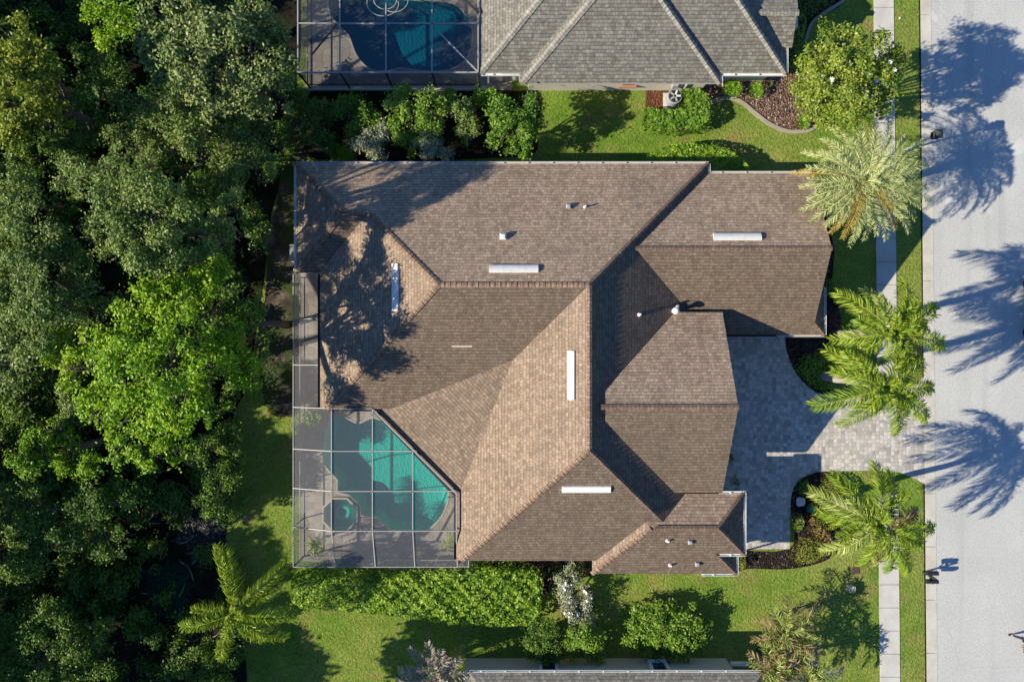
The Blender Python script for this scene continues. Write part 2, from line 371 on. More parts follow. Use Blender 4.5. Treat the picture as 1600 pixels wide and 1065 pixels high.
def tree(name, label, blobs, m, cat='tree', leaf=.2, dens=1.0, group=None, flat=.62, bark='bark', spread=.22, trunk=None, flowers=0, lobe=(.26,.42), tone=.5, seed=None):
    """blobs: (px, py, z, radius px) of each mass of the crown as the photo shows it"""
    rng = np.random.default_rng(sum(ord(ch)*(i+2) for i, ch in enumerate(label)) % 99991 if seed is None else seed)
    cs = []; Vs = []; Ts = []
    for px, py, z, rp in blobs:
        c = W(px, py, z); r = LEN(rp, z); cs.append((c, r))
        V, T = blob_leaves(rng, c, r, r*flat, leaf*.82, dens*.72, tone + rng.normal()*.05, spread, lobe); Vs.append(V); Ts.append(T)
    base = W(*trunk) if trunk else Vector((sum(c.x for c, _ in cs)/len(cs), sum(c.y for c, _ in cs)/len(cs), 0))
    t = empty(name, base, label, cat, group)
    V = np.concatenate(Vs)
    link('crown', quads_mesh('crown', V, np.concatenate(Ts)), M[m], t)
    zt = min(c.z for c, _ in cs); b = MB(); R = .05*zt*.4 + .06
    top = base + Vector((0,0,zt*(.8 if zt > 5 else .6)))
    b.tube([base, base.lerp(top, .5) + Vector((.06,.05,0)), top], [R*1.25, R, R*.75])
    for c, r in cs:
        mid = top.lerp(c, .55) + Vector((0,0,-.1*zt*.3))
        b.tube([top - Vector((0,0,.1)), mid, c], [R*.6, R*.42, R*.2], 6)
        for k in range(7):
            a = rng.uniform(0, 6.28); e = c + Vector((math.cos(a)*r*.75, math.sin(a)*r*.75, r*flat*rng.uniform(.0,.6)))
            b.tube([mid.lerp(c, rng.uniform(.2,.9)), c.lerp(e, .5) + Vector((0,0,.1)), e], [R*.25, R*.16, .012], 5)
    b.build('trunk', M[bark], t, True)
    if flowers:
        fb = MB(); idx = rng.choice(len(V), 4000)
        zs = V[idx].mean(1); o = np.argsort(-zs[:,2])[:max(flowers*30, 200)]; pick = rng.choice(o, flowers, replace=False)
        for k in pick:
            p = Vector(zs[k]) + Vector((0,0,.05)); s = rng.uniform(.06,.11) if flowers > 12 else rng.uniform(.09,.15)
            f = MB()
            for j in range(7):
                a = j*6.28/7 + rng.uniform(0,.4); d = Vector((math.cos(a), math.sin(a), .5)); sd = Vector((-d.y, d.x, 0))*.42
                f.add([p, p + d*s*.6 + sd*s, p + d*s*1.2 + Vector((0,0,s*.2)), p + d*s*.6 - sd*s], [(0,1,2,3)])
            f.build('flower', M['petal'], t)
    return t
def shrub(name, label, poly, h, m, cat='shrub', leaf=.13, dens=150, edge=.45, group=None, z0=0.0, rough=.10, pxz=None, tone=.5, spread=.25, closed_smooth=True):
    """poly in photo pixels (outline of the foliage), filled with leaves over a domed or hedge-like body"""
    rng = np.random.default_rng(abs(sum(ord(ch)*(i+3) for i, ch in enumerate(label))) % 99991)
    pz = h*.7 if pxz is None else pxz
    P = np.array(PX(smooth_line(poly, 5, True) if closed_smooth else poly, pz)); A = P; B = np.roll(P, -1, 0)
    lo, hi = P.min(0), P.max(0); area = abs(np.sum(A[:,0]*B[:,1]-A[:,1]*B[:,0]))/2
    n = int((hi-lo).prod()*dens); q = rng.uniform(lo, hi, (n,2))
    ins = np.zeros(n, bool)
    for (ax, ay), (bx, by) in zip(A, B):
        c = ((ay > q[:,1]) != (by > q[:,1])) & (q[:,0] < (bx-ax)*(q[:,1]-ay)/(by-ay+1e-12)+ax); ins ^= c
    q = q[ins]; d = np.full(len(q), 1e9); g = np.zeros((len(q),2))
    for a, bb in zip(A, B):
        e = bb-a; t = np.clip(((q-a)@e)/(e@e+1e-12), 0, 1); w = q-(a+t[:,None]*e); l = np.linalg.norm(w, axis=1)
        k = l < d; d[k] = l[k]; g[k] = -w[k]/(l[k][:,None]+1e-9)
    E = np.clip(1-d/edge, 0, 1); prof = np.sqrt(np.clip(1-E**2, 0, 1))
    lump = sum(np.sin(q[:,0]*f+p1)*np.sin(q[:,1]*f*1.1+p2) for f, p1, p2 in ((2.1,.3,1.1),(4.3,1.7,.2),(7.7,.5,2.3)))
    top = z0 + h*(.12+.88*prof) + lump*rough*h*.35
    z = np.where(rng.uniform(size=len(q)) < .72, top - np.abs(rng.normal(size=len(q)))*.07, z0 + (top-z0)*rng.uniform(.1,1,len(q)))
    nn = np.stack([-g[:,0]*E*1.1, -g[:,1]*E*1.1, .35+prof], 1) + rng.normal(size=(len(q),3))*.42
    tn = tone + lump*.05 + rng.normal(size=len(q))*spread
    V, T = leaf_quads(np.concatenate([q, z[:,None]], 1), nn, leaf*rng.uniform(.7,1.4,len(q)), tn, rng, .6)
    c = P.mean(0); t = empty(name, (c[0], c[1], z0), label, cat, group)
    link('foliage', quads_mesh(name, V, T), M[m], t)
    b = MB(); r0 = min(hi-lo)*.28
    for k in range(7):
        a = k*.9; b.tube([(c[0], c[1], z0), (c[0]+math.cos(a)*r0*.5, c[1]+math.sin(a)*r0*.5, z0+h*.4), (c[0]+math.cos(a)*r0, c[1]+math.sin(a)*r0, z0+h*.75)], [.035,.025,.01], 5)
    b.build('stem', M['bark'], t)
    return t
def disc(cx, cy, rx, ry=None, n=14, wob=.08, seed=0):
    r = random.Random(seed + int(cx)); ry = ry or rx
    return [(cx+math.cos(6.283*k/n)*rx*(1+r.uniform(-wob,wob)), cy+math.sin(6.283*k/n)*ry*(1+r.uniform(-wob,wob))) for k in range(n)]

# ---------------------------------------------------------------- palms
def frond_mesh(rng, P0, P1, P2, width, nleaf, lw, plume, hang, tone0, vee=.1):
    P0, P1, P2 = map(np.array, (P0, P1, P2)); Q = []; T = []
    B = lambda t: (1-t)**2*P0 + 2*t*(1-t)*P1 + t*t*P2
    D = lambda t: 2*(1-t)*(P1-P0) + 2*t*(P2-P1)
    up = np.array([0,0,1.0]); N = 18
    for i in range(N):                               # rachis
        a, b = B(i/N), B((i+1)/N); d = D((i+.5)/N); s = np.cross(d, up); s /= np.linalg.norm(s)+1e-9
        w = .034*(1-i/N*.75); n = np.cross(s, d); n /= np.linalg.norm(n)+1e-9
        Q += [[a-s*w, b-s*w*.9, b+n*w*.9, a+n*w], [a+n*w, b+n*w*.9, b+s*w*.9, a+s*w]]; T += [.95, .95]
    for i in range(nleaf):
        t = .1 + .9*(i+rng.uniform(-.3,.3))/nleaf; t = min(max(t,.05),1)
        p = B(t); d = D(t); d /= np.linalg.norm(d)+1e-9
        s = np.cross(d, up); s /= np.linalg.norm(s)+1e-9; n = np.cross(s, d)
        L = width*(.35+.65*math.sin(math.pi*min(1,.12+t*.86))**.7)*rng.uniform(.82,1.12)
        for sg in (-1, 1):
            dirv = s*sg*rng.uniform(.72,1) + d*(.55+.35*t) + n*(vee + rng.normal()*plume); dirv /= np.linalg.norm(dirv)
            m1 = p + dirv*L*.5; e = p + dirv*L*.95 - up*L*hang*rng.uniform(.5,1.2)
            c = np.cross(dirv, up + rng.normal(size=3)*.9); c /= np.linalg.norm(c)+1e-9; c *= lw
            tn = tone0 + rng.normal()*.2
            Q += [[p-c*.4, m1-c, m1+c, p+c*.4], [m1-c, e-c*.25, e+c*.25, m1+c]]; T += [tn, tn+.03]
    return quads_mesh('frond', np.array(Q), np.array(T))
def palm(name, label, crown, tips, m, base=None, group=None, width=.74, nleaf=84, lw=.027, plume=.35, hang=.5, rise=1.1, drop=1.2,
         trunk_r=.17, extra=None, tone=.5, vee=.1, cat='palm tree', bark='palmbark', shaft=True, zj=.5, inner=5):
    rng = np.random.default_rng(sum(ord(c)*(i+1) for i, c in enumerate(label)) % 99991)
    cx, cy, z = crown; C = W(cx, cy, z)
    b = W(*base) if base else Vector((C.x, C.y, 0))
    t = empty(name, b, label, cat, group)
    for tip in tips:
        zz = z - drop + rng.uniform(-zj, zj); mm = m; ww = width
        if len(tip) > 2 and tip[2] is not None: zz = z + tip[2]
        if len(tip) > 3: mm = tip[3]
        P2 = W(tip[0], tip[1], zz); d = P2 - C; hd = Vector((d.x, d.y, 0))
        P1 = C + hd*.55 + Vector((0,0,max(rise + rng.uniform(-.2,.3), 0)))
        if zz > z: P1.z = z + (zz-z)*.75
        me = frond_mesh(rng, C + Vector((0,0,.12)), P1, P2, ww*min(1.15, .55+hd.length*.16), int(nleaf*min(1.2,.45+hd.length*.2)), lw, plume, hang, tone+rng.normal()*.07, vee)
        link('frond', me, M[mm], t)
    for k in range(inner):                           # young upright fronds in the heart
        a = rng.uniform(0, 6.28); r = rng.uniform(.5, 1.1)
        P2 = C + Vector((math.cos(a)*r, math.sin(a)*r, rng.uniform(.6,1.1)))
        link('frond', frond_mesh(rng, C, C + Vector((math.cos(a)*r*.2, math.sin(a)*r*.2, .7)), P2, width*.6, int(nleaf*.5), lw, plume, hang*.6, tone+.08, vee), M[m], t)
    mb = MB(); pts = [b.lerp(C, k/10) + Vector((.05*math.sin(k), .04*math.cos(k*1.3), 0))*(0 if k in (0,10) else 1) for k in range(11)]
    mb.tube(pts, [trunk_r*(1.25-.045*k) for k in range(11)], 12); mb.build('trunk', M[bark], t, True)
    if shaft:
        sb = MB(); sb.tube([C - Vector((0,0,.5)), C, C + Vector((0,0,.35))], [trunk_r*.8, trunk_r*.75, .05], 10); sb.build('crownshaft', M['clippedstem'], t, True)
    return t
M['clippedstem'] = plain('green_stem', (.1,.16,.03), .5)

# ---------------------------------------------------------------- roofs as convex solids
def clip(poly, n, d):
    out = []
    for i in range(len(poly)):
        a, b = poly[i], poly[(i+1) % len(poly)]; da, db = a.dot(n)-d, b.dot(n)-d
        if da <= 1e-9: out.append(a)
        if (da < -1e-9 and db > 1e-9) or (da > 1e-9 and db < -1e-9): out.append(a.lerp(b, da/(da-db)))
    return out
def rise_plane(axis, sign, at, z0, p):
    """roof plane that is z0 high on the eave line and rises away from it; axis 'x'/'y', sign +1: outward is +axis"""
    n = Vector((p*sign if axis == 'x' else 0, p*sign if axis == 'y' else 0, 1))
    e = Vector((at if axis == 'x' else 0, at if axis == 'y' else 0, z0)); l = n.length
    return (n/l, n.dot(e)/l, 'roof')
def side(axis, sign, at):
    n = Vector((sign if axis == 'x' else 0, sign if axis == 'y' else 0, 0)); return (n, sign*at, 'side')
def bottom(z): return (Vector((0,0,-1)), -z, 'under')
class Roof:
    def __init__(s): s.v = []; s.f = []; s.mi = []; s.uv = []; s.al = []
    def block(s, planes):
        for i, (n, d, k) in enumerate(planes):
            a = n.orthogonal().normalized(); b = n.cross(a); c = n*d
            poly = [c+a*90+b*90, c-a*90+b*90, c-a*90-b*90, c+a*90-b*90]
            for j, (n2, d2, _) in enumerate(planes):
                if j != i and len(poly) > 2: poly = clip(poly, n2, d2)
            if len(poly) < 3: continue
            base = len(s.v); s.v += [tuple(p) for p in poly]
            idx = list(range(base, base+len(poly)))
            nn = (poly[1]-poly[0]).cross(poly[2]-poly[1])
            if nn.dot(n) < 0: idx.reverse(); poly = poly[::-1]
            s.f.append(idx); s.mi.append(0 if k == 'roof' else 1)
            g = Vector((n.x, n.y, 0)); g = g.normalized() if g.length > 1e-6 else Vector((0,1,0))
            u = Vector((-g.y, g.x, 0)); vv = u.cross(n)
            s.uv += [(p.dot(u), -p.dot(vv) if vv.z < 0 else p.dot(vv)) for p in poly]
            s.al.append(1.0 if n.y < -.2 and abs(n.x) < .1 else (1.0 if n.x > .2 else (.5 if n.y < -.05 else (.3 if n.x < -.2 else 0.0))))  # algae on south slopes; east slopes get painted shade, west toned down
        return s
    def build(s, name, mats, parent):
        me = bpy.data.meshes.new(name); me.from_pydata(s.v, [], s.f); me.update()
        me.polygons.foreach_set('material_index', s.mi)
        uv = me.uv_layers.new(name='UVMap'); uv.data.foreach_set('uv', [c for p in s.uv for c in p])
        at = me.attributes.new('algae_shade', 'FLOAT', 'FACE'); at.data.foreach_set('value', s.al)
        return link(name, me, mats, parent)
def cap(parent, p, q, m, w=.26, name='ridge_cap'):
    """a run of cap shingles along a ridge or hip"""
    p, q = Vector(p), Vector(q); d = (q-p).normalized(); a = d.cross(Vector((0,0,1))).normalized(); up = a.cross(d)
    L = (q-p).length; n = max(1, int(L/.3)); b = MB(); uvs = []
    for k in range(n):
        s0, s1 = p + d*(k*L/n), p + d*((k+1.12)*L/n)
        o0, o1 = up*.055, up*.02
        drop = Vector((0,0,-w*.42))
        b.add([s0-a*w+drop*.9+o0, s0+o0+up*.02, s0+a*w+drop*.9+o0, s1-a*w+drop*.9+o1, s1+o1+up*.02, s1+a*w+drop*.9+o1], [(0,1,4,3),(1,2,5,4),(0,3,5,2)])
    me = b.mesh(name); uv = me.uv_layers.new(name='UVMap')
    for pl in me.polygons:
        for li in pl.loop_indices:
            v = me.vertices[me.loops[li].vertex_index].co; uv.data[li].uv = ((v-p).dot(a)*.5+.1, (v-p).dot(d))
    return link(name, me, m, parent)

# ================================================================ SETTING
tilt = lambda x, y: x + .0094*(y-532)
def strip(x0, x1, ya=-900, yb=2000, z=0.0):
    return [W(tilt(x, y), y, z)[:2] for x, y in ((x0, ya), (x1, ya), (x1, yb), (x0, yb))]
pool_px = smooth_line([(519,653),(532,650),(545,656),(560,662),(575,656),(590,655),(640,680),(672,718),(697,760),(699,778),(694,795),(686,810),(668,826),(648,831),(628,829),(608,826)], 5)
pool_px += [(587,807),(564,804),(563,790),(545,772),(528,768),(528,749),(518,738)] + smooth_line([(506,725),(506,705),(508,688),(512,670)], 4)
spa_px = [(531.5+27*math.cos(math.radians(22.5+45*k)), 803+26*math.sin(math.radians(22.5+45*k))) for k in range(8)]
npool_px = smooth_line([(514,0),(517,22),(530,40),(545,55),(557,85),(573,104),(590,111),(610,110),(625,106),(650,109),(668,111),(700,109),(724,96),(735,75),(737,48),(728,25),(703,5),(650,1),(620,-4),(575,-30),(535,-25)], 5, True)
pool_w, spa_w, npool_w = PX(pool_px), PX(spa_px), PX(npool_px)
R = 2500
sheet('ground', [(-R,-R),(R,-R),(R,R),(-R,R)], 0, M['grass'], [pool_w, npool_w, spa_w])
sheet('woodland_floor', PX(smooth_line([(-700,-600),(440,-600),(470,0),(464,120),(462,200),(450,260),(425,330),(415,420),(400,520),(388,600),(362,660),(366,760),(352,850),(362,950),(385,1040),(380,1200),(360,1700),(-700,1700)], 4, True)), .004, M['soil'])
def ragged(p):
    q = smooth_line(p, 9, True); c = np.mean(q, 0)
    return PX([(c[0]+(x-c[0])*f, c[1]+(y-c[1])*f) for x, y in q for f in [1+.22*math.sin(x*.9)*math.cos(y*.7)+rnd.uniform(-.14,.14)]])
sheet('clearing', ragged([(270,800),(300,775),(335,790),(352,820),(345,860),(318,880),(290,860),(275,830)]), .009, M['dirtgrey'])
sheet('moss', ragged([(225,900),(255,878),(285,885),(300,920),(285,955),(250,965),(228,945)]), .010, M['moss'])
sheet('dirt_path', PX(smooth_line([(470,150),(480,260),(472,340),(474,440),(470,560),(468,640),(446,650),(420,642),(404,580),(410,500),(418,420),(412,370),(430,330),(440,260),(452,180)], 4, True)), .008, M['dirt'])
sheet('road', strip(1456, 1652), .008, M['road'])
# kerb: sloped gutter pan and a low rounded lip, both sides
kb = MB()
for (a, b_, c_) in ((1443, 1449.5, 1459.5), (1665.5, 1659, 1649)):
    for y0 in range(-640, 1700, 83):
        y1 = y0 + 82.3
        A = [W(tilt(x, y), y) for x in (a, b_, c_) for y in (y0, y1)]
        zs = (.035, .03, .022)
        v = [(A[2*i+j].x, A[2*i+j].y, zs[i]) for i in range(3) for j in range(2)] + [(A[2*i+j].x, A[2*i+j].y, -.1) for i in range(3) for j in range(2)]
        kb.add(v, [(0,1,3,2),(2,3,5,4),(0,6,7,1),(4,5,11,10),(0,2,8,6),(2,4,10,8),(1,7,9,3),(3,9,11,5)])
sheet('soil', strip(1440.6, 1443.4), .006, M['soil'])
kb.build('kerb', M['kerb'], None, kind='structure')
sw = MB()                                             # sidewalk slabs with open joints
for y0 in range(-640, 1700, 36):
    y0 = y0 + 5; y1 = y0 + 35.3
    if 596 < y0 < 742 or 596 < y1 < 742: continue
    P = [W(tilt(x, y), y) for x, y in ((1370,y0),(1401,y0),(1401,y1),(1370,y1))]
    sw.add([(p.x,p.y,.045) for p in P] + [(p.x,p.y,-.05) for p in P], [(3,2,1,0),(0,1,5,4),(1,2,6,5),(2,3,7,6),(3,0,4,7)])
sw.build('sidewalk', M['walk'], None, kind='structure')
drive = [(1120,470),(1222,470),(1226,523)] + smooth_line([(1228,545),(1238,573),(1258,600),(1285,618),(1310,624)], 4) + [(1362,618),(1405,612),(1431,600),(1447,585),(1447,757),(1430,748),(1405,737),(1365,735),(1300,735)] + \
    smooth_line([(1275,737),(1252,747),(1239,764),(1235,790),(1234,857)], 4) + [(1120,858)]
sheet('driveway', PX(drive), .02, M['paver'])
sheet('mulch_bed', PX([(1216,500),(1300,440),(1310,455),(1312,500),(1305,560),(1296,612),(1285,618)] + smooth_line([(1285,618),(1258,600),(1238,573),(1228,545),(1226,523)], 4)), .012, M['mulch'])
sheet('mulch_bed', PX([(1290,330),(1304,390),(1300,440),(1270,470),(1262,330)]), .012, M['mulch'])
sheet('mulch_bed', PX(smooth_line([(1234,857),(1235,790),(1239,764),(1252,747),(1275,737),(1306,740),(1328,762),(1334,800),(1318,850),(1296,872),(1262,884),(1220,889),(1170,888),(1140,896),(1120,880),(1120,858)], 4, True)), .011, M['mulch'])
sheet('mulch_bed', PX(smooth_line([(700,880),(840,876),(925,870),(934,890),(905,905),(868,915),(850,930),(842,900),(780,885)], 4, True)), .012, M['mulch'])
bed = smooth_line([(1106,170),(1112,160),(1122,156),(1135,154),(1150,156),(1165,165),(1180,178),(1205,196),(1232,206),(1258,205),(1276,198)], 4)
sheet('bark_bed', PX(bed + [(1290,180),(1285,120),(1235,90),(1120,95),(1085,125),(1085,150)]), .012, M['chips'])
sheet('bark_bed', PX([(1009,140),(1044,140),(1044,170),(1009,170)]), .012, M['redmulch'])
sheet('bark_bed', PX(smooth_line([(1240,-80),(1320,-80),(1318,2),(1290,19),(1270,35),(1262,52),(1250,90),(1225,100),(1215,20)], 3, True)), .012, M['mulch'])
sheet('mulch_bed', PX(smooth_line([(490,140),(560,136),(700,138),(800,142),(845,146),(840,200),(835,240),(770,247),(640,252),(530,252),(480,240),(478,180)], 4, True)), .012, M['soil'])
sheet('patio', PX([(470,415),(560,415),(640,600),(760,760),(740,905),(470,875)]), .03, M['deck'], [pool_w, spa_w])
sheet('neighbour_patio', PX([(478,-200),(800,-200),(800,141),(478,141)]), .03, M['deck'], [npool_w])

def pool(label, w, depth, zw, wm, bm_, spa=None):
    c = np.array(w).mean(0); t = empty('swimming_pool', (c[0], c[1], 0), label, 'pool')
    def basin(ring, d, name, par, steps=None):
        n = len(ring); b = MB(); cc = np.array(ring).mean(0)
        inner = [tuple(cc + (np.array(p)-cc)*.9) for p in ring]
        vs = [(p[0],p[1],.03) for p in ring] + [(p[0],p[1],-d*.75) for p in ring] + [(p[0],p[1],-d) for p in inner]
        tri = tessellate_polygon([[Vector((p[0],p[1],0)) for p in inner]])
        b.add(vs, [(i,(i+1)%n,n+(i+1)%n,n+i) for i in range(n)] + [(n+i,n+(i+1)%n,2*n+(i+1)%n,2*n+i) for i in range(n)] + [tuple(2*n+i for i in tr) for tr in tri])
        return b.build(name, bm_, par)
    basin(w, depth, 'basin', t)
    s = sheet('water', w, zw, wm, kind=None); s.parent = t; s.matrix_parent_inverse = Matrix.Translation(-Vector(t.location))
    def rim(ring, par, wd=.11, z=.055, hgt=.06):
        n = len(ring); b = MB(); P = [Vector((p[0],p[1],0)) for p in ring]
        ar = sum(P[i].x*P[(i+1)%n].y - P[(i+1)%n].x*P[i].y for i in range(n)); sg = 1 if ar > 0 else -1
        O = []
        for i in range(n):
            d = (P[(i+1)%n]-P[i-1]).normalized(); O.append(P[i] + Vector((d.y,-d.x,0))*wd*sg)
        vs = [(p.x,p.y,z) for p in P] + [(p.x,p.y,z) for p in O] + [(p.x,p.y,z-hgt) for p in P] + [(p.x,p.y,z-hgt) for p in O]
        b.add(vs, [(i,(i+1)%n,n+(i+1)%n,n+i) for i in range(n)] + [(n+i,n+(i+1)%n,3*n+(i+1)%n,3*n+i) for i in range(n)] + [(2*n+i,2*n+(i+1)%n,(i+1)%n,i) for i in range(n)])
        return b.build('coping', M['coping'], par)
    rim(w, t)
    if spa:
        cs = np.array(spa).mean(0)
        sp = basin(spa, .9, 'spa', t)
        rim(spa, t, .13, .16, .16)
        s2 = sheet('water', [tuple(cs+(np.array(p)-cs)*.999) for p in spa], .06, wm, kind=None); s2.parent = t; s2.matrix_parent_inverse = Matrix.Translation(-Vector(t.location))
        st = MB(); st.lathe((cs[0],cs[1],0), [(.5,-.9),(.5,-.55),(.3,-.55),(.3,-.89)], 16); st.build('spa_bench', bm_, t)
    return t
pool('green blue pool with an octagonal spa beside the brown roofed house', pool_w, 1.25, -.09, M['water'], M['basin'], spa_w)
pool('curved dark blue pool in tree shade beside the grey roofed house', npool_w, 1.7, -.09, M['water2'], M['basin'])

# ================================================================ MAIN HOUSE
house = empty('brown_house', (2, -1, 0), 'large house with brown shingle hip roof and paver driveway', 'house')
p = .6
XR, ZR, YR, YE = 4.27, 7.64, 3.1, -6.03               # main ridges
N = rise_plane('y', 1, 10.83, 3.0, p); E = rise_plane('x', 1, 12.0, 3.002, p); Sm = rise_plane('y', -1, -13.36, 3.24, p)
W2 = rise_plane('x', -1, -3.41, 3.03, p); Si = rise_plane('y', -1, -4.13, 3.302, p); W1 = rise_plane('x', -1, -11.75, 3.002, p)
roof = Roof()
roof.block([N, Si, W1, side('x',1,XR), side('y',1,10.83), side('y',-1,-4.13), side('x',-1,-11.75), bottom(2.84)])
roof.block([N, E, side('x',-1,XR), side('y',-1,YR), side('y',1,10.83), side('x',1,12.0), bottom(2.84)])
roof.block([E, Sm, W2, side('y',1,YR), side('y',-1,-13.36), side('x',-1,-3.41), side('x',1,11.8), bottom(2.85)])
da, db = Vector((-8.40,-4.22,3.1)), Vector((-3.32,-9.50,3.1)); dn = Vector(((db-da).y, -(db-da).x, 0)).normalized()
if dn.x > 0: dn = -dn
D = Vector((dn.x*.243, dn.y*.243, 1)); D = (D/D.length, D.dot(da)/D.length, 'roof')
roof.block([D, (dn, dn.dot(da), 'side'), side('x',-1,-8.40), side('y',-1,-9.5), side('x',1,.6), side('y',1,-.6), bottom(2.93)])
q = Vector((1,1,0)).normalized()
roof.block([N, rise_plane('x',-1,-13.2,3.0,p), rise_plane('y',-1,4.2,3.0,p), (q, -.92/math.sqrt(2), 'side'), side('y',1,10.828), side('x',-1,-13.2), side('y',-1,4.2), bottom(2.83)])
Sw = rise_plane('y',-1,.37,3.0,p)
roof.block([rise_plane('y',1,10.24,3.0,p), Sw, side('x',1,18.35), side('x',-1,5.0), side('y',1,10.24), side('y',-1,.37), bottom(2.82)])
roof.block([Sw, rise_plane('x',1,19.1,3.0,p), side('x',-1,18.352), side('x',1,19.1), side('y',-1,.37), side('y',1,3.3), bottom(2.83)])
roof.block([rise_plane('y',1,1.71,4.4,p), rise_plane('y',-1,-9.0,4.4,p), side('x',1,12.5), side('x',-1,5.2), side('y',1,1.71), side('y',-1,-9.0), bottom(4.2)])
Wb = rise_plane('x',-1,4.9,3.1,p); Sse = rise_plane('y',-1,-14.2,3.1,p)
roof.block([rise_plane('y',1,-9.14,3.97,p), Sse, rise_plane('x',1,13.89,3.97,p), Wb, side('y',-1,-12.75), side('x',1,13.89), side('y',1,-9.14), bottom(2.95)])
roof.block([Sse, rise_plane('x',1,13.68,3.1,p), Wb, side('y',1,-12.75), side('y',-1,-14.2), side('x',1,13.68), side('x',-1,4.9), bottom(2.94)])
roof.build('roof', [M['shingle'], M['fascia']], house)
wl = MB()
for x0, x1, y0, y1, zt in ((-11.2,2,-3.6,10.3,2.83),(-12.7,-9,4.7,10.29,2.82),(-2.9,9.5,-12.9,10.28,2.84),(2,11.5,1.5,10.27,2.835),(8,17.9,.9,9.7,2.81),(8,11.9,-8.5,1.2,4.19),(5.4,13.4,-12.3,-9.6,2.945),(5.4,13.2,-13.7,-12,2.93)):
    wl.box((x0,y0,0), (x1,y1,zt))
wl.prism([(-8.0,-3.5),(-2.8,-9.0),(-2.0,-9.0),(-2.0,-3.0),(-8.0,-3.0)], 0, 2.9)
wl.build('wall', M['stucco'], house)
ge = MB()                                              # gable end walls
for x, y0, yr, y1, z0, zr in ((17.9,.9,5.3,9.7,2.8,5.6),(11.9,-8.5,-3.65,1.2,4.19,7.2)):
    ge.add([(x,y0,z0),(x,y1,z0),(x,yr,zr),(x-.15,y0,z0),(x-.15,y1,z0),(x-.15,yr,zr)], [(0,1,2),(5,4,3),(0,3,4,1),(1,4,5,2),(2,5,3,0)])
ge.build('gable', M['stucco'], house)
for a, b in (((XR,YR,ZR),(-4.02,YR,ZR)), ((XR,YR,ZR),(XR,YE,ZR)), ((XR,YR,ZR),(12.0,10.83,3.0)), ((-4.02,YR,ZR),(-8.42,7.5,5.0)), ((-4.02,YR,ZR),(-11.25,-4.13,3.3)),
             ((-9.87,7.5,5.0),(-8.42,7.5,5.0)), ((-9.87,7.5,5.0),(-13.2,10.83,3.0)), ((-9.87,7.5,5.0),(-13.2,4.2,3.0)), ((XR,YE,ZR),(-3.06,-13.36,3.24)), ((XR,YE,ZR),(8.37,-10.13,5.18)),
             ((7.0,5.305,5.96),(18.35,5.305,5.96)), ((4.9,-3.645,7.61),(12.5,-3.645,7.61)), ((8.4,-10.95,5.05),(12.08,-10.95,5.05)), ((12.08,-10.95,5.05),(13.89,-9.14,3.97)),
             ((12.08,-10.95,5.05),(13.89,-12.76,3.97)), ((8.15,-10.95,5.05),(4.9,-14.2,3.1)), ((12.23,-12.75,3.97),(13.68,-14.2,3.1)), ((18.35,1.12,3.45),(19.1,.37,3.0))):
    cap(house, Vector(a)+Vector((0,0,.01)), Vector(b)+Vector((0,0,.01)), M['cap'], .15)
def gutter(parent, a, b, m=M['gutter'], w=.13, brackets=True):
    g = MB(); a, b = Vector(a), Vector(b); d = (b-a).normalized(); s = d.cross(Vector((0,0,1)))*w*.5
    g.bar(a+s*.9, b+s*.9, .02, .13); g.bar(a-s*.9, b-s*.9, .02, .13); g.bar(a-Vector((0,0,.055)), b-Vector((0,0,.055)), w*.86, .02)
    if brackets:
        n = int((b-a).length/1.5)
        for k in range(n): g.bar(a+d*(.7+1.5*k)-s*1.05+Vector((0,0,.05)), a+d*(.7+1.5*k)+s*1.05+Vector((0,0,.05)), .07, .045)
    g.build('gutter', m, parent)
zz = 2.95
gutter(house, (-13.25,10.90,zz), (12.05,10.90,zz)); gutter(house, (-13.27,4.25,zz), (-13.27,10.83,zz), M['white']); gutter(house, (12.07,10.3,zz), (12.07,10.83,zz), M['white'])
gutter(house, (12.1,10.31,zz), (18.3,10.31,zz)); gutter(house, (16.3,.30,zz), (19.15,.30,zz)); gutter(house, (19.17,.37,zz), (19.17,3.3,zz), M['white'])
gutter(house, (13.96,-12.75,3.92), (13.96,-9.08,3.92), M['white'], .15, False); gutter(house, (12.4,-9.07,3.92), (14.02,-9.07,3.92), M['white'], .15)
gutter(house, (12.4,-12.82,3.92), (14.0,-12.82,3.92), M['white'], .15); gutter(house, (13.75,-14.2,3.05), (13.75,-12.9,3.05), M['white'], .14, False); gutter(house, (11.6,-14.27,3.05), (13.8,-14.27,3.05), M['white'])
gutter(house, (12.5,.32,zz), (16.2,.32,zz), M['bronze'], .1, False)
gutter(house, tuple(da+dn*.07-Vector((0,0,.05))), tuple(db+dn*.07-Vector((0,0,.05))), M['bronze'], .16, False)
gutter(house, (-11.2,-4.2,3.25), (-8.4,-4.2,3.25), M['bronze'], .14, False); gutter(house, (-3.48,-9.4,2.98), (-3.48,-13.36,2.98), M['bronze'], .14, False); gutter(house, (-11.82,-4.1,2.97), (-11.82,4.1,2.97), M['bronze'], .12, False)
for x, y in ((12.05,10.25),(-13.2,4.4),(19.1,.5),(13.9,-9.3),(13.7,-14.1)):
    d = MB(); d.bar((x-.25,y,0), (x-.25,y,2.6), .08, .1, (0,1,0)); d.bar((x-.25,y,2.6), (x,y,2.9), .08, .08); d.build('downspout', M['white'], house)
def on(plane, px, py):
    """point of a roof plane seen at a photo pixel"""
    n, d, _ = plane; o = Vector((0,0,H)); r = W(px, py, 0) - o
    return o + r*((d - n.dot(o))/n.dot(r))
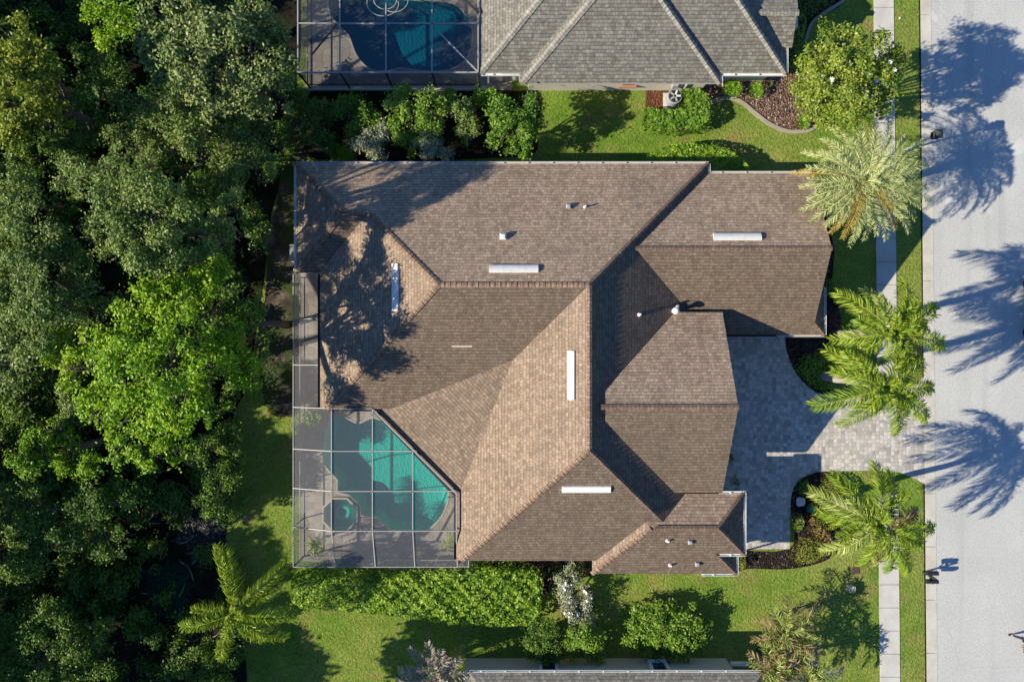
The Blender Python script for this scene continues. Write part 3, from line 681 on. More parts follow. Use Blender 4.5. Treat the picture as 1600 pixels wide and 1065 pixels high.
def long_vent(plane, p0, p1, parent=house):
    n = plane[0]; a, b = on(plane, *p0), on(plane, *p1); d = (b-a).normalized(); up = n; s = d.cross(up)
    v = MB(); w, h = .235, .15
    prof = [(-w,0.0),(-w*.92,h*.75),(-w*.3,h),(w*.3,h),(w*.92,h*.75),(w,0.0)]
    vs = [a+s*x+up*z for x, z in prof] + [b+s*x+up*z for x, z in prof]; m = len(prof)
    v.add(vs, [(i,i+1,m+i+1,m+i) for i in range(m-1)] + [tuple(range(m))[::-1], tuple(range(m,2*m))])
    v.build('roof_vent', M['white'], parent)
Nw = rise_plane('y',1,10.24,3.0,p); 
long_vent(N, (764,420.5), (841,420.5)); long_vent(W1, (618.5,412), (618.5,486)); long_vent(W2, (893,548), (893,624)); long_vent(Nw, (1114.5,370.5), (1189,370.5)); long_vent(Sm, (878,763), (954,763))
def hood(plane, px, py, w, h, m, name='roof_vent'):
    c = on(plane, px, py); v = MB(); v.box((c.x-w,c.y-w,c.z-.15), (c.x+w,c.y+w,c.z+h*.6)); v.add([(c.x-w*1.1,c.y-w*1.1,c.z+h*.6),(c.x+w*1.1,c.y-w*1.1,c.z+h*.6),(c.x+w*1.1,c.y+w*1.1,c.z+h*.6),(c.x-w*1.1,c.y+w*1.1,c.z+h*.6),(c.x-w*.6,c.y-w*.6,c.z+h),(c.x+w*.6,c.y-w*.6,c.z+h),(c.x+w*.6,c.y+w*.6,c.z+h),(c.x-w*.6,c.y+w*.6,c.z+h)],
        [(0,3,2,1),(4,5,6,7),(0,1,5,4),(1,2,6,5),(2,3,7,6),(3,0,4,7)]); v.build(name, m, house)
def pipe(plane, px, py, r, h, m):
    c = on(plane, px, py); v = MB(); v.lathe((c.x,c.y,c.z-.1), [(r*2.2,0),(r*2.0,.14),(r*1.1,.2),(r,h+.1),(r*.7,h+.1)], 10); v.build('vent_pipe', m, house)
hood(N, 786, 370, .17, .3, M['white']); hood(N, 888, 323, .13, .26, M['grey_metal']); pipe(N, 914, 323.5, .05, .35, M['white']); pipe(E, 998.5, 491.5, .06, .5, M['white'])
c0 = on(E, 1052, 486); v = MB(); v.lathe((c0.x,c0.y,c0.z-.2), [(.12,0),(.12,.75),(.2,.78),(.2,.98),(.1,1.05)], 14); v.build('flue', M['white'], house)
hood(E, 1058, 478, .09, .2, M['grey_metal'])
pipe(Sse, 1043, 844, .06, .3, M['white']); pipe(Sse, 1047, 882, .06, .3, M['white']); hood(Sse, 1078, 846, .12, .24, M['grey_metal']); hood(Sse, 1089, 880, .12, .24, M['grey_metal'])
hood(rise_plane('x',-1,-13.2,3.0,p), 507, 327, .1, .2, M['grey_metal'])
fl = MB(); c1, c2 = on(Si, 706, 541), on(Si, 738, 541); fl.bar(c1+Vector((0,0,.02)), c2+Vector((0,0,.02)), .1, .03); fl.build('flashing', M['stucco'], house)
for y0 in (-7.4,-3.9,-.4):                              # openings of the east fronts
    g = MB(); g.box((11.88,y0,0), (11.96,y0+2.6 if y0 < -1 else y0+1.4,2.3)); g.build('garage_door' if y0 < -1 else 'window', M['white'] if y0 < -1 else M['glass'], house)
g = MB(); g.box((17.88,3.6,.9), (17.95,6.6,2.3)); g.build('window', M['glass'], house)

# ================================================================ SCREEN ENCLOSURES
def poly_mesh(pts): 
    b = MB(); b.add(pts, [tuple(range(len(pts)))]); return b
enc = empty('pool_screen_enclosure', (-8.5,-9,0), 'pale framed screen cage over the green blue pool', 'pool cage')
def beam(par, a, b, w=.052, h=.1, m=None, name='beam'): k = MB(); k.bar(a, b, w, h); k.build(name, m or M['frame'], par)
zi, zo = 3.35, 2.35
XS = [-13.57, WX(518,zi), WX(582,zi), WX(645,zi), WX(713,zi)]; YS = [WY(638,zi), WY(704.5,zi), WY(767,zi), WY(829,zi), -14.0]
zf = lambda i, j: zo if (i == 0 or j == 4) else zi
node = lambda i, j: Vector((XS[i], YS[j], zf(i,j)))
ta, tb = W(583,640,zi), W(713,770,zi); tn = Vector(((tb-ta).y, -(tb-ta).x, 0)).normalized()
if tn.x > 0: tn = -tn
inside = lambda v: (v-ta).dot(-tn) <= 1e-4
for i in range(4):
    for j in range(4):
        poly = [node(i,j), node(i,j+1), node(i+1,j+1), node(i+1,j)]
        poly = clip(poly, -tn, (-tn).dot(ta))
        if len(poly) > 2: poly_mesh([v - Vector((0,0,.02)) for v in poly]).build('screen_panel', M['screen'], enc)
def clipped_beam(a, b, **k):
    if not inside(a) and not inside(b): return
    if inside(a) != inside(b):
        t = (a-ta).dot(-tn)/((a-ta).dot(-tn)-(b-ta).dot(-tn)); c = a.lerp(b, t)
        a, b = (a, c) if inside(a) else (c, b)
    if (a-b).length > .05: beam(enc, a, b, **k)
for j in range(5):
    for i in range(4): clipped_beam(node(i,j), node(i+1,j))
for i in range(5):
    for j in range(4): clipped_beam(node(i,j), node(i,j+1), w=.058 if i else .052)
beam(enc, ta, tb, .09, .13); beam(enc, ta+tn*-.16+Vector((0,0,-.1)), tb+tn*-.16+Vector((0,0,-.1)), .13, .1, M['bronze'], 'gutter')
def wall_run(par, pts, zt, m=None, fm=None, bays=1, rail=True, zts=None):
    for (a, b) in zip(pts[:-1], pts[1:]):
        a, b = Vector((*a,0)), Vector((*b,0))
        poly_mesh([a, b, b+Vector((0,0,zt-.05)), a+Vector((0,0,zt-.05))]).build('screen_panel', m or M['screen'], par)
        beam(par, a, a+Vector((0,0,zt)), .07, .09, fm, 'post')
        if rail: beam(par, a+Vector((0,0,.9)), b+Vector((0,0,.9)), .05, .05, fm, 'rail')
        beam(par, a+Vector((0,0,.05)), b+Vector((0,0,.05)), .06, .06, fm, 'rail')
    beam(par, Vector((*pts[-1],0)), Vector((*pts[-1],zt)), .07, .09, fm, 'post')
x0 = XS[0]
wall_run(enc, [(x0, 4.1), (x0, WY(498,zo)), (x0, WY(570,zo)), (x0, YS[0]), (x0, YS[1]), (x0, YS[2]), (x0, YS[3]), (x0, -14.0)], zo)
wall_run(enc, [(x0,-14.0), (XS[1],-14.0), (XS[2],-14.0), (XS[3],-14.0), (XS[4],-14.0), (WX(732,2.4),-14.0)], zo)
x1, z1 = WX(499,2.85), 2.85                             # narrow covered side strip along the lanai
ys = [WY(427,2.6), WY(498,2.6), WY(570,2.6), YS[0]]
for k in range(3):
    poly_mesh([(x0,ys[k],zo-.02),(x0,ys[k+1],zo-.02),(x1,ys[k+1],z1-.02),(x1,ys[k],z1-.02)]).build('screen_panel', M['screen'], enc)
    beam(enc, (x0,ys[k],zo), (x1,ys[k],z1)); beam(enc, (x0,ys[k],zo), (x0,ys[k+1],zo)); beam(enc, (x1,ys[k],z1), (x1,ys[k+1],z1))
for a, b in (((713,873),(732,873)), ((732,873),(732,884.5)), ((713,884.5),(732,884.5))): beam(enc, W(*a,2.4), W(*b,2.4))
poly_mesh([W(714,874,2.38), W(731,874,2.38), W(731,884,2.38), W(714,884,2.38)]).build('screen_panel', M['screen'], enc)

enc2 = empty('pool_screen_enclosure', (-8,18,0), 'screen cage over the shaded curved pool at the grey roofed house', 'pool cage')
zc = 3.1
gx = [WX(v,zc) for v in (465.5,531,603,675,747)]; gy = [WY(v,zc) for v in (113.5,37,-40,-120)]
for i in range(4):
    for j in range(3):
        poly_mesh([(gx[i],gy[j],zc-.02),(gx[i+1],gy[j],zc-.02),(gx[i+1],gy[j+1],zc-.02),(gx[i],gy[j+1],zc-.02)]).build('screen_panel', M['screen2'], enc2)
for y in gy: 
    for i in range(4): beam(enc2, (gx[i],y,zc), (gx[i+1],y,zc), .07, .12, M['grey_metal'])
for x in gx:
    for j in range(3): beam(enc2, (x,gy[j],zc), (x,gy[j+1],zc), .07, .12, M['grey_metal'])
beam(enc2, W(687,52,zc-.03), W(746,112,zc-.03), .08, .1); beam(enc2, W(526,38,zc-.03), W(487,86,zc-.03), .08, .1, M['bronze']); beam(enc2, W(725,-2,3.2), W(748,20,3.2), .12, .14, M['bronze'])
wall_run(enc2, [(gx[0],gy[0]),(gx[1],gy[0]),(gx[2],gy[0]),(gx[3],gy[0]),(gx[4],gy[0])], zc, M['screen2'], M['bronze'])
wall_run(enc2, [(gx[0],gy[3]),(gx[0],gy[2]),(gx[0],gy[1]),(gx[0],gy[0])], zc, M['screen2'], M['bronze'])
for a, b in (((747,113.5),(812,115.5)), ((812,115.5),(812,129)), ((763,114),(763,137)), ((747,113.5),(747,135))): beam(enc2, W(*a,2.95), W(*b,2.95 if b[1] < 130 else .4), .08, .12, M['frame'])
kb2 = MB(); kb2.box((gx[0]-.1,gy[0]-.12,0), (gx[4]+.6,gy[0]+.12,.25)); kb2.build('base_wall', M['cream'], enc2)
ho = MB()                                               # pool hose floating in loops
pts = []
for k in range(90):
    t = k/89*6.28*2.3; r = 22+8*math.sin(k*.11); pts.append(W(600+math.cos(t)*r+k*.12, 2+math.sin(t)*r*.8, -.05))
ho.tube(pts, .024, 6); o = ho.build('pool_hose', M['white'], None, True); props(o, 'white hose floating in loops on the dark blue pool', 'hose')

# ================================================================ NEIGHBOUR HOUSES
nb = empty('grey_house', (7,22,0), 'neighbouring house with grey shingle roof and screened dark blue pool', 'house')
r2 = Roof(); yN = 31.0
r2.block([rise_plane('y',-1,15.75,3.0,p), rise_plane('x',-1,.59,3.0,p), rise_plane('x',1,12.73,3.0,p), rise_plane('y',1,yN,3.0,p), side('y',-1,15.75), side('x',-1,.59), side('x',1,12.73), side('y',1,yN), bottom(2.84)])
r2.block([rise_plane('y',-1,16.36,3.0,p), rise_plane('x',-1,-1.96,3.0,p), rise_plane('x',1,16.76,3.0,p), rise_plane('y',1,yN-.3,3.0,p), side('y',-1,16.36), side('x',-1,-1.96), side('x',1,16.76), side('y',1,yN-.3), bottom(2.835)])
r2.block([rise_plane('y',-1,WY(73,3.2),3.2,.45), rise_plane('y',1,WY(-34,3.2),3.2,.45), side('x',1,WX(1238,3.2)), side('x',-1,13), side('y',-1,WY(73,3.2)), side('y',1,WY(-34,3.2)), bottom(3.05)])
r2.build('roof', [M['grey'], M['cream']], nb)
for a, b in (((.59,15.75,3.0),(6.2,21.36,6.37)), ((-1.96,16.36,3.0),(4.5,22.82,6.88)), ((12.73,15.75,3.0),(7.2,21.28,6.3)), ((16.76,16.36,3.0),(11,22.12,6.45)), ((14.3,WY(19.5,4.2),4.21),(WX(1238,3.2),WY(19.5,4.2),4.21))):
    cap(nb, Vector(a)+Vector((0,0,.01)), Vector(b)+Vector((0,0,.01)), M['greycap'], .19)
nw = MB(); nw.box((1.05,16.29,0), (12.3,30,2.83)); nw.box((-1.4,16.9,0), (16.3,29.9,2.82)); nw.box((13,19.2,0), (17.5,24,3.0)); nw.build('wall', M['cream'], nb)
gutter(nb, (12.9,16.29,2.95), (16.8,16.29,2.95), M['white'], .15); gutter(nb, (-1.9,16.29,2.95), (.55,16.29,2.95), M['white'], .14); gutter(nb, (12.82,15.7,2.95), (12.82,16.2,2.95), M['white'], .16, False); gutter(nb, (16.84,16.4,2.95), (16.84,19,2.95), M['white'], .12, False)
for x0_, y0_ in ((WX(1065), 16.2), (12.7,16.75)):
    d = MB(); d.bar((x0_,y0_,0),(x0_,y0_,2.8), .09, .09, (0,1,0)); d.build('downspout', M['white'], nb)
d = MB(); d.box((WX(963),16.1,1.0),(WX(990),16.287,1.12)); d.box((WX(966),16.12,1.9),(WX(988),16.287,2.02)); d.build('window_sill', M['terracotta'], nb)
d = MB(); d.box((WX(969),16.27,1.12),(WX(986),16.288,1.9)); d.build('window', M['glass'], nb)
d = MB(); d.box((WX(1044),16.05,.9),(WX(1052),16.285,1.6)); d.bar((WX(1046),16.1,.9),(WX(1050),15.9,.1),.05,.05); d.build('meter_box', M['grey_metal'], nb)
sn = empty('tan_house', (6,-24,0), 'neighbouring house along the lawn with tan wall and weathered grey shingle eave', 'house')
r3 = Roof(); r3.block([rise_plane('y',1,-20.25,3.0,p), rise_plane('x',-1,-2.6,3.0,p), rise_plane('x',1,15.35,3.0,p), rise_plane('y',-1,-36,3.0,p), side('y',1,-20.25), side('x',-1,-2.6), side('x',1,15.35), side('y',-1,-36), bottom(2.84)])
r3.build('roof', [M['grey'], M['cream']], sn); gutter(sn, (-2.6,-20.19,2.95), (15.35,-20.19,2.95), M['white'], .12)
d = MB(); d.box((-3.0,-35.5,0), (13.9,-20.62,2.82)); d.box((13.9,-35.5,0),(14.9,-22.2,2.83)); d.build('wall', M['tan'], sn)
for xa, xb in ((842,872), (1014,1044)):
    a, b = WX(xa,1.4), WX(xb,1.4); f = MB()
    for q0, q1 in (((a,-20.62,.75),(b,-20.35,.87)), ((a,-20.62,2.25),(b,-20.5,2.37)), ((a,-20.62,.87),(a+.2,-20.44,2.25)), ((b-.2,-20.62,.87),(b,-20.44,2.25))): f.box(q0, q1)
    w = f.build('window', M['blue'], sn); g = MB(); g.box((a+.14,-20.62,.87),(b-.14,-20.56,2.25)); link('pane', g.mesh(), M['glass'], w)
    w.children[0].matrix_parent_inverse = Matrix.Identity(4)
d = MB(); d.box((WX(1143,1.2),-20.618,.9),(WX(1172,1.2),-20.45,1.25)); d.build('meter_box', M['white'], sn)

# ================================================================ YARD FIXTURES
def edging(label, pts, w=.24, h=.1):
    P = [W(*q_) for q_ in smooth_line(pts, 6)]; b = MB(); b.cur = 0
    for i in range(len(P)-1): b.bar(P[i]+Vector((0,0,h/2)), P[i+1]+(P[i+1]-P[i])*.12+Vector((0,0,h/2+.0004*(i%3))), w, h)
    props(b.build('garden_edging', M['edging']), label, 'lawn edging')
edging('curved tan concrete edging between lawn and pale bark chips', [(1106,170),(1112,160),(1122,156),(1135,154),(1150,156),(1165,165),(1180,178),(1205,196),(1232,206),(1258,205),(1276,198)])
edging('thin shaded concrete edging behind the flowering magnolia at the grey porch', [(1258,66),(1262,52),(1270,35),(1290,19),(1314,4),(1325,-12)], .2)
ac = empty('air_conditioner', W(1049,157), 'round grey air conditioner against the cream wall beside the leafy shrub', 'air conditioner')
k = MB(); k.box(W(1036,171)+Vector((0,0,0)), W(1063,146)+Vector((0,0,.08))); k.build('pad', M['walk'], ac)
c = W(1049.5,158); k = MB(); k.lathe((c.x,c.y,.08), [(.46,0),(.48,.1),(.48,.85),(.45,.93),(.42,.93)], 24); k.build('casing', M['grey_metal'], ac)
k = MB(); k.lathe((c.x,c.y,1.0), [(.4,.0),(.4,.03),(.1,.05)], 20); k.build('fan_grille', M['black'], ac)
for a in range(5): 
    q0 = c + Vector((0,0,1.07)); k = MB(); k.bar(q0, q0+Vector((math.cos(a*1.257)*.36, math.sin(a*1.257)*.36, 0)), .12, .02); k.build('fan_blade', M['white'] if a < 2 else M['grey_metal'], ac)
def crate(name, label, cat, cx, cy, wx, wy, h, m, lid=None):
    c = W(cx, cy); t = empty(name, c, label, cat); b = MB()
    b.add([(c.x-wx,c.y-wy,0),(c.x+wx,c.y-wy,0),(c.x+wx,c.y+wy,0),(c.x-wx,c.y+wy,0),(c.x-wx*.9,c.y-wy*.9,h),(c.x+wx*.9,c.y-wy*.9,h),(c.x+wx*.9,c.y+wy*.9,h),(c.x-wx*.9,c.y+wy*.9,h)],
          [(0,3,2,1),(4,5,6,7),(0,1,5,4),(1,2,6,5),(2,3,7,6),(3,0,4,7)]); b.build('casing', m, t)
    l = MB(); l.box((c.x-wx*.96,c.y-wy*.96,h),(c.x+wx*.96,c.y+wy*.96,h+.05)); l.build('lid', lid or m, t); return t
crate('utility_box', 'beige utility pedestal standing in the lawn near the sidewalk', 'utility box', 1327, 917, .2, .2, .45, M['beige'])
crate('pool_heater', 'pale metal equipment box at the shaded house wall facing the woods', 'equipment box', 462, 397, .17, .55, .75, M['white'], M['grey_metal'])
b = MB(); c = W(1337,890.5); b.box((c.x-.23,c.y-.2,.0),(c.x+.23,c.y+.2,.035)); b.box((c.x-.17,c.y-.03,.035),(c.x+.17,c.y+.03,.045)); props(b.build('meter_lid', M['rust']), 'square brown meter lid set flush in the grass', 'meter lid')
bm = bmesh.new(); bmesh.ops.create_icosphere(bm, subdivisions=3, radius=.33)
for v_ in bm.verts: v_.co *= 1+.2*math.sin(v_.co.x*9+1)*math.cos(v_.co.y*7); v_.co.z *= .65; v_.co.x *= 1.05
me = bpy.data.meshes.new('boulder'); bm.to_mesh(me); bm.free(); o = link('boulder', me, M['rock']); o.location = W(1250,783)+Vector((0,0,.1)); props(o, 'pale rounded boulder in the dark bed beside the driveway', 'rock')
pt = MB(); c = W(1264,793); pt.lathe((c.x,c.y,0), [(.16,0),(.25,.15),(.28,.3),(.2,.45),(.23,.5),(.2,.5),(.17,.4)], 20); props(pt.build('glazed_pot', M['teal'], None, True), 'teal glazed garden pot next to the pale boulder', 'pot')
def mailbox(loc, label):
    x, y, _ = loc; t = empty('mailbox', loc, label, 'mailbox'); b = MB()
    b.bar((x,y,0),(x,y,1.42), .1, .1, (0,1,0)); b.add([(x-.05,y-.05,1.42),(x+.05,y-.05,1.42),(x+.05,y+.05,1.42),(x-.05,y+.05,1.42),(x,y,1.52)], [(0,1,4),(1,2,4),(2,3,4),(3,0,4)])
    b.bar((x,y-.34,1.0),(x,y+.34,1.0), .08, .08); b.bar((x,y,.62),(x,y+.27,.96), .05, .05); b.bar((x,y,.62),(x,y-.27,.96), .05, .05); b.build('post', M['black'], t)
    for s in (-1, 1):
        m = MB(); yc = y+s*.26; n = 9; L0, L1 = x-.42, x+.28
        prof = [(-.13,0),(.13,0)] + [(.13*math.cos(a), .15+.12*math.sin(a)) for a in [math.pi*k/(n-1) for k in range(n)]]
        mm = len(prof); vs = [(L0, yc+u, 1.04+w_) for u, w_ in prof] + [(L1, yc+u, 1.04+w_) for u, w_ in prof]
        m.add(vs, [(i,(i+1)%mm,mm+(i+1)%mm,mm+i) for i in range(mm)] + [tuple(range(mm)), tuple(range(mm,2*mm))[::-1]]); bx = m.build('box', M['black'], t)
        d = MB(); d.add([(L1+.004, yc+u*1.04, 1.035+w_*1.04) for u, w_ in prof] + [(L1+.03, yc+u*1.04, 1.035+w_*1.04) for u, w_ in prof], [(i,(i+1)%mm,mm+(i+1)%mm,mm+i) for i in range(mm)] + [tuple(range(mm)), tuple(range(mm,2*mm))[::-1]])
        d.bar((L1+.03,yc,1.2),(L1+.06,yc,1.2),.06,.03); link('door', d.mesh(), M['black'], bx); bx.children[0].matrix_parent_inverse = Matrix.Identity(4)
        f = MB(); f.bar((x-.05,yc+s*.145,1.12),(x-.05,yc+s*.145,1.32),.03,.02,(0,1,0)); link('flag', f.mesh(), M['red'], bx); bx.children[1].matrix_parent_inverse = Matrix.Identity(4)
    return t
mb_ = mailbox(W(1442.5,893), 'black double mailbox on a post in the sunny verge opposite the yellow shrub bed'); mb_['group'] = 'black mailboxes along the kerb'
copy_tree(mb_, W(1429,234), 'black double mailbox in the shade of the feathery date palm')
lp = W(1413,235); t = empty('street_lamp', lp, 'slim street lamp with square lantern rising through the date palm', 'street lamp')
b = MB(); b.tube([lp, lp+Vector((0,0,.4)), lp+Vector((0,0,.42)), lp+Vector((0,0,3.55))], [.13,.12,.07,.055], 10); b.build('pole', M['grey_metal'], t, True)
b = MB(); zl = 3.55
for sx in (-1,1):
    for sy in (-1,1): b.bar(lp+Vector((sx*.16,sy*.16,zl)), lp+Vector((sx*.2,sy*.2,zl+.5)), .035, .035, (0,1,0))
b.bar(lp+Vector((-.22,0,zl)), lp+Vector((.22,0,zl)), .42, .04); b.add([tuple(lp+Vector((x*.26,y*.26,zl+.5))) for x, y in ((-1,-1),(1,-1),(1,1),(-1,1))] + [tuple(lp+Vector((0,0,zl+.72)))], [(0,1,4),(1,2,4),(2,3,4),(3,0,4),(3,2,1,0)]); b.build('lantern', M['black'], t)
b = MB(); b.add([tuple(lp+Vector((x*.15*k_,y*.15*k_,z_))) for z_, k_ in ((zl+.03,1),(zl+.49,1.22)) for x, y in ((-1,-1),(1,-1),(1,1),(-1,1))], [(0,1,5,4),(1,2,6,5),(2,3,7,6),(3,0,4,7)]); b.build('pane', M['glass'], t)
b = MB(); c = W(1405.5,29); b.lathe((c.x,c.y,0),[(.06,0),(.06,.08),(.03,.1)],10); props(b.build('valve_cap', M['white']), 'tiny white valve cap in the verge near the top kerb', 'valve cap')

# ================================================================ PERSON, DOG, CAR at the road edge
def skinned(name, verts, edges, radii, m, parent, sub=2):
    me = bpy.data.meshes.new(name); me.from_pydata([tuple(v) for v in verts], edges, []); o = link(name, me, m, parent)
    o.modifiers.new('skin', 'SKIN'); sv = me.skin_vertices
    if not sv: 
        bm = bmesh.new(); bm.from_mesh(me); bm.verts.layers.skin.verify(); bm.to_mesh(me); bm.free(); sv = me.skin_vertices
    for i, r in enumerate(radii): sv[0].data[i].radius = (r, r) if not isinstance(r, tuple) else r
    sv[0].data[0].use_root = True
    sb_ = o.modifiers.new('sub', 'SUBSURF'); sb_.levels = sb_.render_levels = sub
    return o
pf = W(1577,996); P0 = Vector((pf.x+.55, pf.y+.12, 0))
per = empty('person', P0, 'person in navy trousers striding across the road with a brown dog', 'person')
g = lambda x, y, z: P0 + Vector((x, y, z))
# walks towards -x: front foot ahead, rear foot behind
bv = [g(0,0,.98), g(-.02,.0,1.15), g(-.03,0,1.35), g(-.03,0,1.5), g(-.04,0,1.58), g(-.07,0,1.72), g(-.05,0,1.82),
      g(0,.1,.93), g(-.24,.11,.52), g(-.46,.1,.1), g(-.64,.1,.045),
      g(0,-.1,.93), g(.02,-.11,.5), g(.3,-.1,.14), g(.18,-.1,.04),
      g(-.03,.2,1.44), g(.08,.26,1.17), g(-.1,.3,.95), g(-.16,.3,.88),
      g(-.03,-.2,1.44), g(-.08,-.27,1.16), g(-.28,-.27,1.0), g(-.36,-.26,.98)]
be = [(0,1),(1,2),(2,3),(3,4),(4,5),(5,6),(0,7),(7,8),(8,9),(9,10),(0,11),(11,12),(12,13),(13,14),(2,15),(15,16),(16,17),(17,18),(2,19),(19,20),(20,21),(21,22)]
br_ = [.15,.14,.16,.075,.06,.105,.07,.095,.068,.045,.035,.095,.068,.045,.035,.065,.048,.036,.03,.065,.048,.036,.03]
skinned('body', bv, be, br_, M['skin'], per)
skinned('trousers', [bv[0]+Vector((0,0,.04)), bv[7], bv[8], bv[9]+Vector((.03,0,.05)), bv[11], bv[12], bv[13]+Vector((0,0,.06))], [(0,1),(1,2),(2,3),(0,4),(4,5),(5,6)], [.17,.115,.085,.068,.115,.085,.068], M['trousers'], per)
skinned('jumper', [bv[1], bv[2], bv[3]-Vector((0,0,.04)), bv[15], bv[16], bv[17], bv[19], bv[20], bv[21]], [(0,1),(1,2),(1,3),(3,4),(4,5),(1,6),(6,7),(7,8)], [.17,.18,.085,.08,.062,.05,.08,.062,.05], M['shirt'], per)
for a, b_ in ((9,10),(13,14)): skinned('shoe', [bv[a]-Vector((-.04,0,.04)), (bv[a]+bv[b_])/2-Vector((0,0,.02)), bv[b_]+Vector((-.03,0,.0))], [(0,1),(1,2)], [.085,.08,.06], M['shoe'], per, 1)
skinned('hair', [bv[5]+Vector((.03,0,.0)), bv[6]+Vector((.02,0,.02))], [(0,1)], [.1,.085], M['fur'], per)
for i, s in ((18,1),(22,-1)):
    for k in range(5):
        h0 = bv[i]; a = (k-2)*.016; L = (.05,.085,.095,.088,.07)[k]
        dv = Vector((-.7,a*9*s,-.7)).normalized()
        fb = [h0+Vector((0,a,0)), h0+Vector((0,a,0))+dv*L*.6, h0+Vector((.01,a,0))+dv*L+Vector((.02,0,-.01))]
        skinned('finger', fb, [(0,1),(1,2)], [.011,.0095,.008], M['skin'], per, 1)
for s in (-1,1):
    e = MB(); e.lathe(bv[5]+Vector((-.098,s*.035,.015)), [(.001,-.012),(.012,0),(.001,.012)], 8); e.build('eye', M['black'], per)
nz = MB(); nz.add([tuple(bv[5]+Vector(v)) for v in ((-.1,-.018,-.03),(-.1,.018,-.03),(-.1,0,.02),(-.135,0,-.025))], [(0,1,3),(1,2,3),(2,0,3),(0,2,1)]); nz.build('nose', M['skin'], per)
mo = MB(); mo.box(bv[5]+Vector((-.103,-.025,-.065)), bv[5]+Vector((-.09,.025,-.053))); mo.build('mouth', M['red'], per)
dg = W(1596,1011); D0 = Vector((dg.x+.25, dg.y, 0)); h = lambda x, y, z: D0 + Vector((x, y, z))
dog = empty('dog', D0, 'brown dog with red collar walking beside the person on the road', 'dog')
dv = [h(.25,0,.52), h(0,0,.5), h(-.22,0,.53), h(-.36,0,.68), h(-.47,0,.76), h(-.62,0,.71),
      h(.28,.08,.42), h(.22,.09,.28), h(.33,.09,.17), h(.28,.09,.03), h(.28,-.08,.42), h(.3,-.09,.28), h(.42,-.09,.18), h(.38,-.09,.03),
      h(-.22,.08,.4), h(-.2,.09,.24), h(-.3,.09,.04), h(-.22,-.08,.4), h(-.2,-.09,.24), h(-.14,-.09,.03), h(.4,0,.6), h(.55,0,.72),
      h(-.43,.06,.84), h(-.43,-.06,.84)]
de = [(0,1),(1,2),(2,3),(3,4),(4,5),(0,6),(6,7),(7,8),(8,9),(0,10),(10,11),(11,12),(12,13),(2,14),(14,15),(15,16),(2,17),(17,18),(18,19),(0,20),(20,21),(4,22),(4,23)]
skinned('body', dv, de, [.13,.14,.16,.09,.085,.045,.08,.05,.035,.035,.08,.05,.035,.035,.07,.04,.035,.07,.04,.035,.035,.02,.03,.03], M['fur'], dog)
k = MB(); k.tube([h(-.30,0,.60), h(-.335,0,.645)], [.115,.108], 12); k.build('collar', M['red'], dog)
k = MB(); k.tube([h(-.32,0,.74), h(-.32,.2,.78), bv[22]+Vector((-.02,0,-.04))], .012, 6); props(k.build('leash', M['red']), 'thin leash between the person and the brown dog', 'leash')
cx0 = WX(1597.5); cy = WY(482)
car = empty('parked_car', (cx0+.95, cy, 0), 'dark car parked along the far kerb beside the palm shadows', 'car')
def carloop(prof, x0_, x1_): 
    b = MB(); n = len(prof); b.add([(x0_,cy+y,z) for y, z in prof] + [(x1_,cy+y,z) for y, z in prof], [(i,(i+1)%n,n+(i+1)%n,n+i) for i in range(n)] + [tuple(range(n)), tuple(range(n,2*n))[::-1]]); return b
carloop([(-2.3,.35),(-2.3,.75),(-1.3,.92),(1.6,.95),(2.25,.9),(2.3,.35)], cx0+.1, cx0+1.85).build('body', M['carpaint'], car)
carloop([(-1.1,.93),(-.4,1.42),(1.0,1.45),(1.7,.95)], cx0+.24, cx0+1.7).build('cabin', M['glass'], car)
carloop([(-.4,1.425),(-.35,1.47),(.95,1.5),(1.0,1.455)], cx0+.28, cx0+1.66).build('roof', M['carpaint'], car)
for yy in (-1.56, 1.56):
    for xx in (cx0, cx0+1.73):
        w = MB(); w.tube([(xx,cy+yy,.33),(xx+.05,cy+yy,.33),(xx+.17,cy+yy,.33),(xx+.22,cy+yy,.33)], [.29,.33,.33,.29], 20); wo = w.build('wheel', M['rubber'], car, True)
for yy in (-2.31, 2.26):
    for xx in (cx0+.2, cx0+1.4):
        w = MB(); w.box((xx,cy+yy,.6),(xx+.35,cy+yy+.06,.75)); w.build('headlight' if yy < 0 else 'tail_light', M['white'] if yy < 0 else M['red'], car)

# ================================================================ PALMS
QP = 'tall feathery palms along the driveway'
palm('palm_tree', 'leaning green palm with pale bare trunk rising from the round clipped mound', (1380,604,8.2),
     [(1267,634),(1290,545),(1310,664),(1336,640),(1400,678,-1.9),(1447,655,-1.6),(1458,606),(1440,556),(1412,548,.2),(1345,560,.5),(1298,578),(1360,650),(1425,630),(1322,548,.1),(1352,638,-2.2,'brownleaf'),(1418,642,-1.6)], 'queen', base=(1282,586), trunk_r=.24, plume=.42)
palm('palm_tree', 'green palm with arching fronds next to the sidewalk corner of the garage', (1394,519,8.0),
     [(1306,457),(1350,452,None,'queenlt'),(1372,462,.3,'queenlt'),(1412,440),(1462,478),(1473,541,-1.8),(1446,507),(1415,578,-.9),(1402,566),(1296,532),(1312,560),(1338,497,.4),(1436,470,.3),(1375,570),(1428,560,-2.1,'brownleaf')], 'queen', base=(1303,522), trunk_r=.22, plume=.42)
palm('palm_tree', 'wide green palm over the sunny yellow shrub bed below the driveway', (1370,817,7.0),
     [(1264,766,None,'queenlt'),(1276,800),(1366,722,-1.2),(1390,735),(1420,770,.2),(1459,824),(1440,850),(1417,894,-1.8),(1388,892,-1.6),(1345,884),(1287,862,None,'queenlt'),(1312,842,.4),(1330,780,.5,'queenlt'),(1298,740),(1366,880,-2.0,'brownleaf'),(1432,798,-1.2,'brownleaf')], 'queen', base=(1300,776), trunk_r=.2, plume=.38)
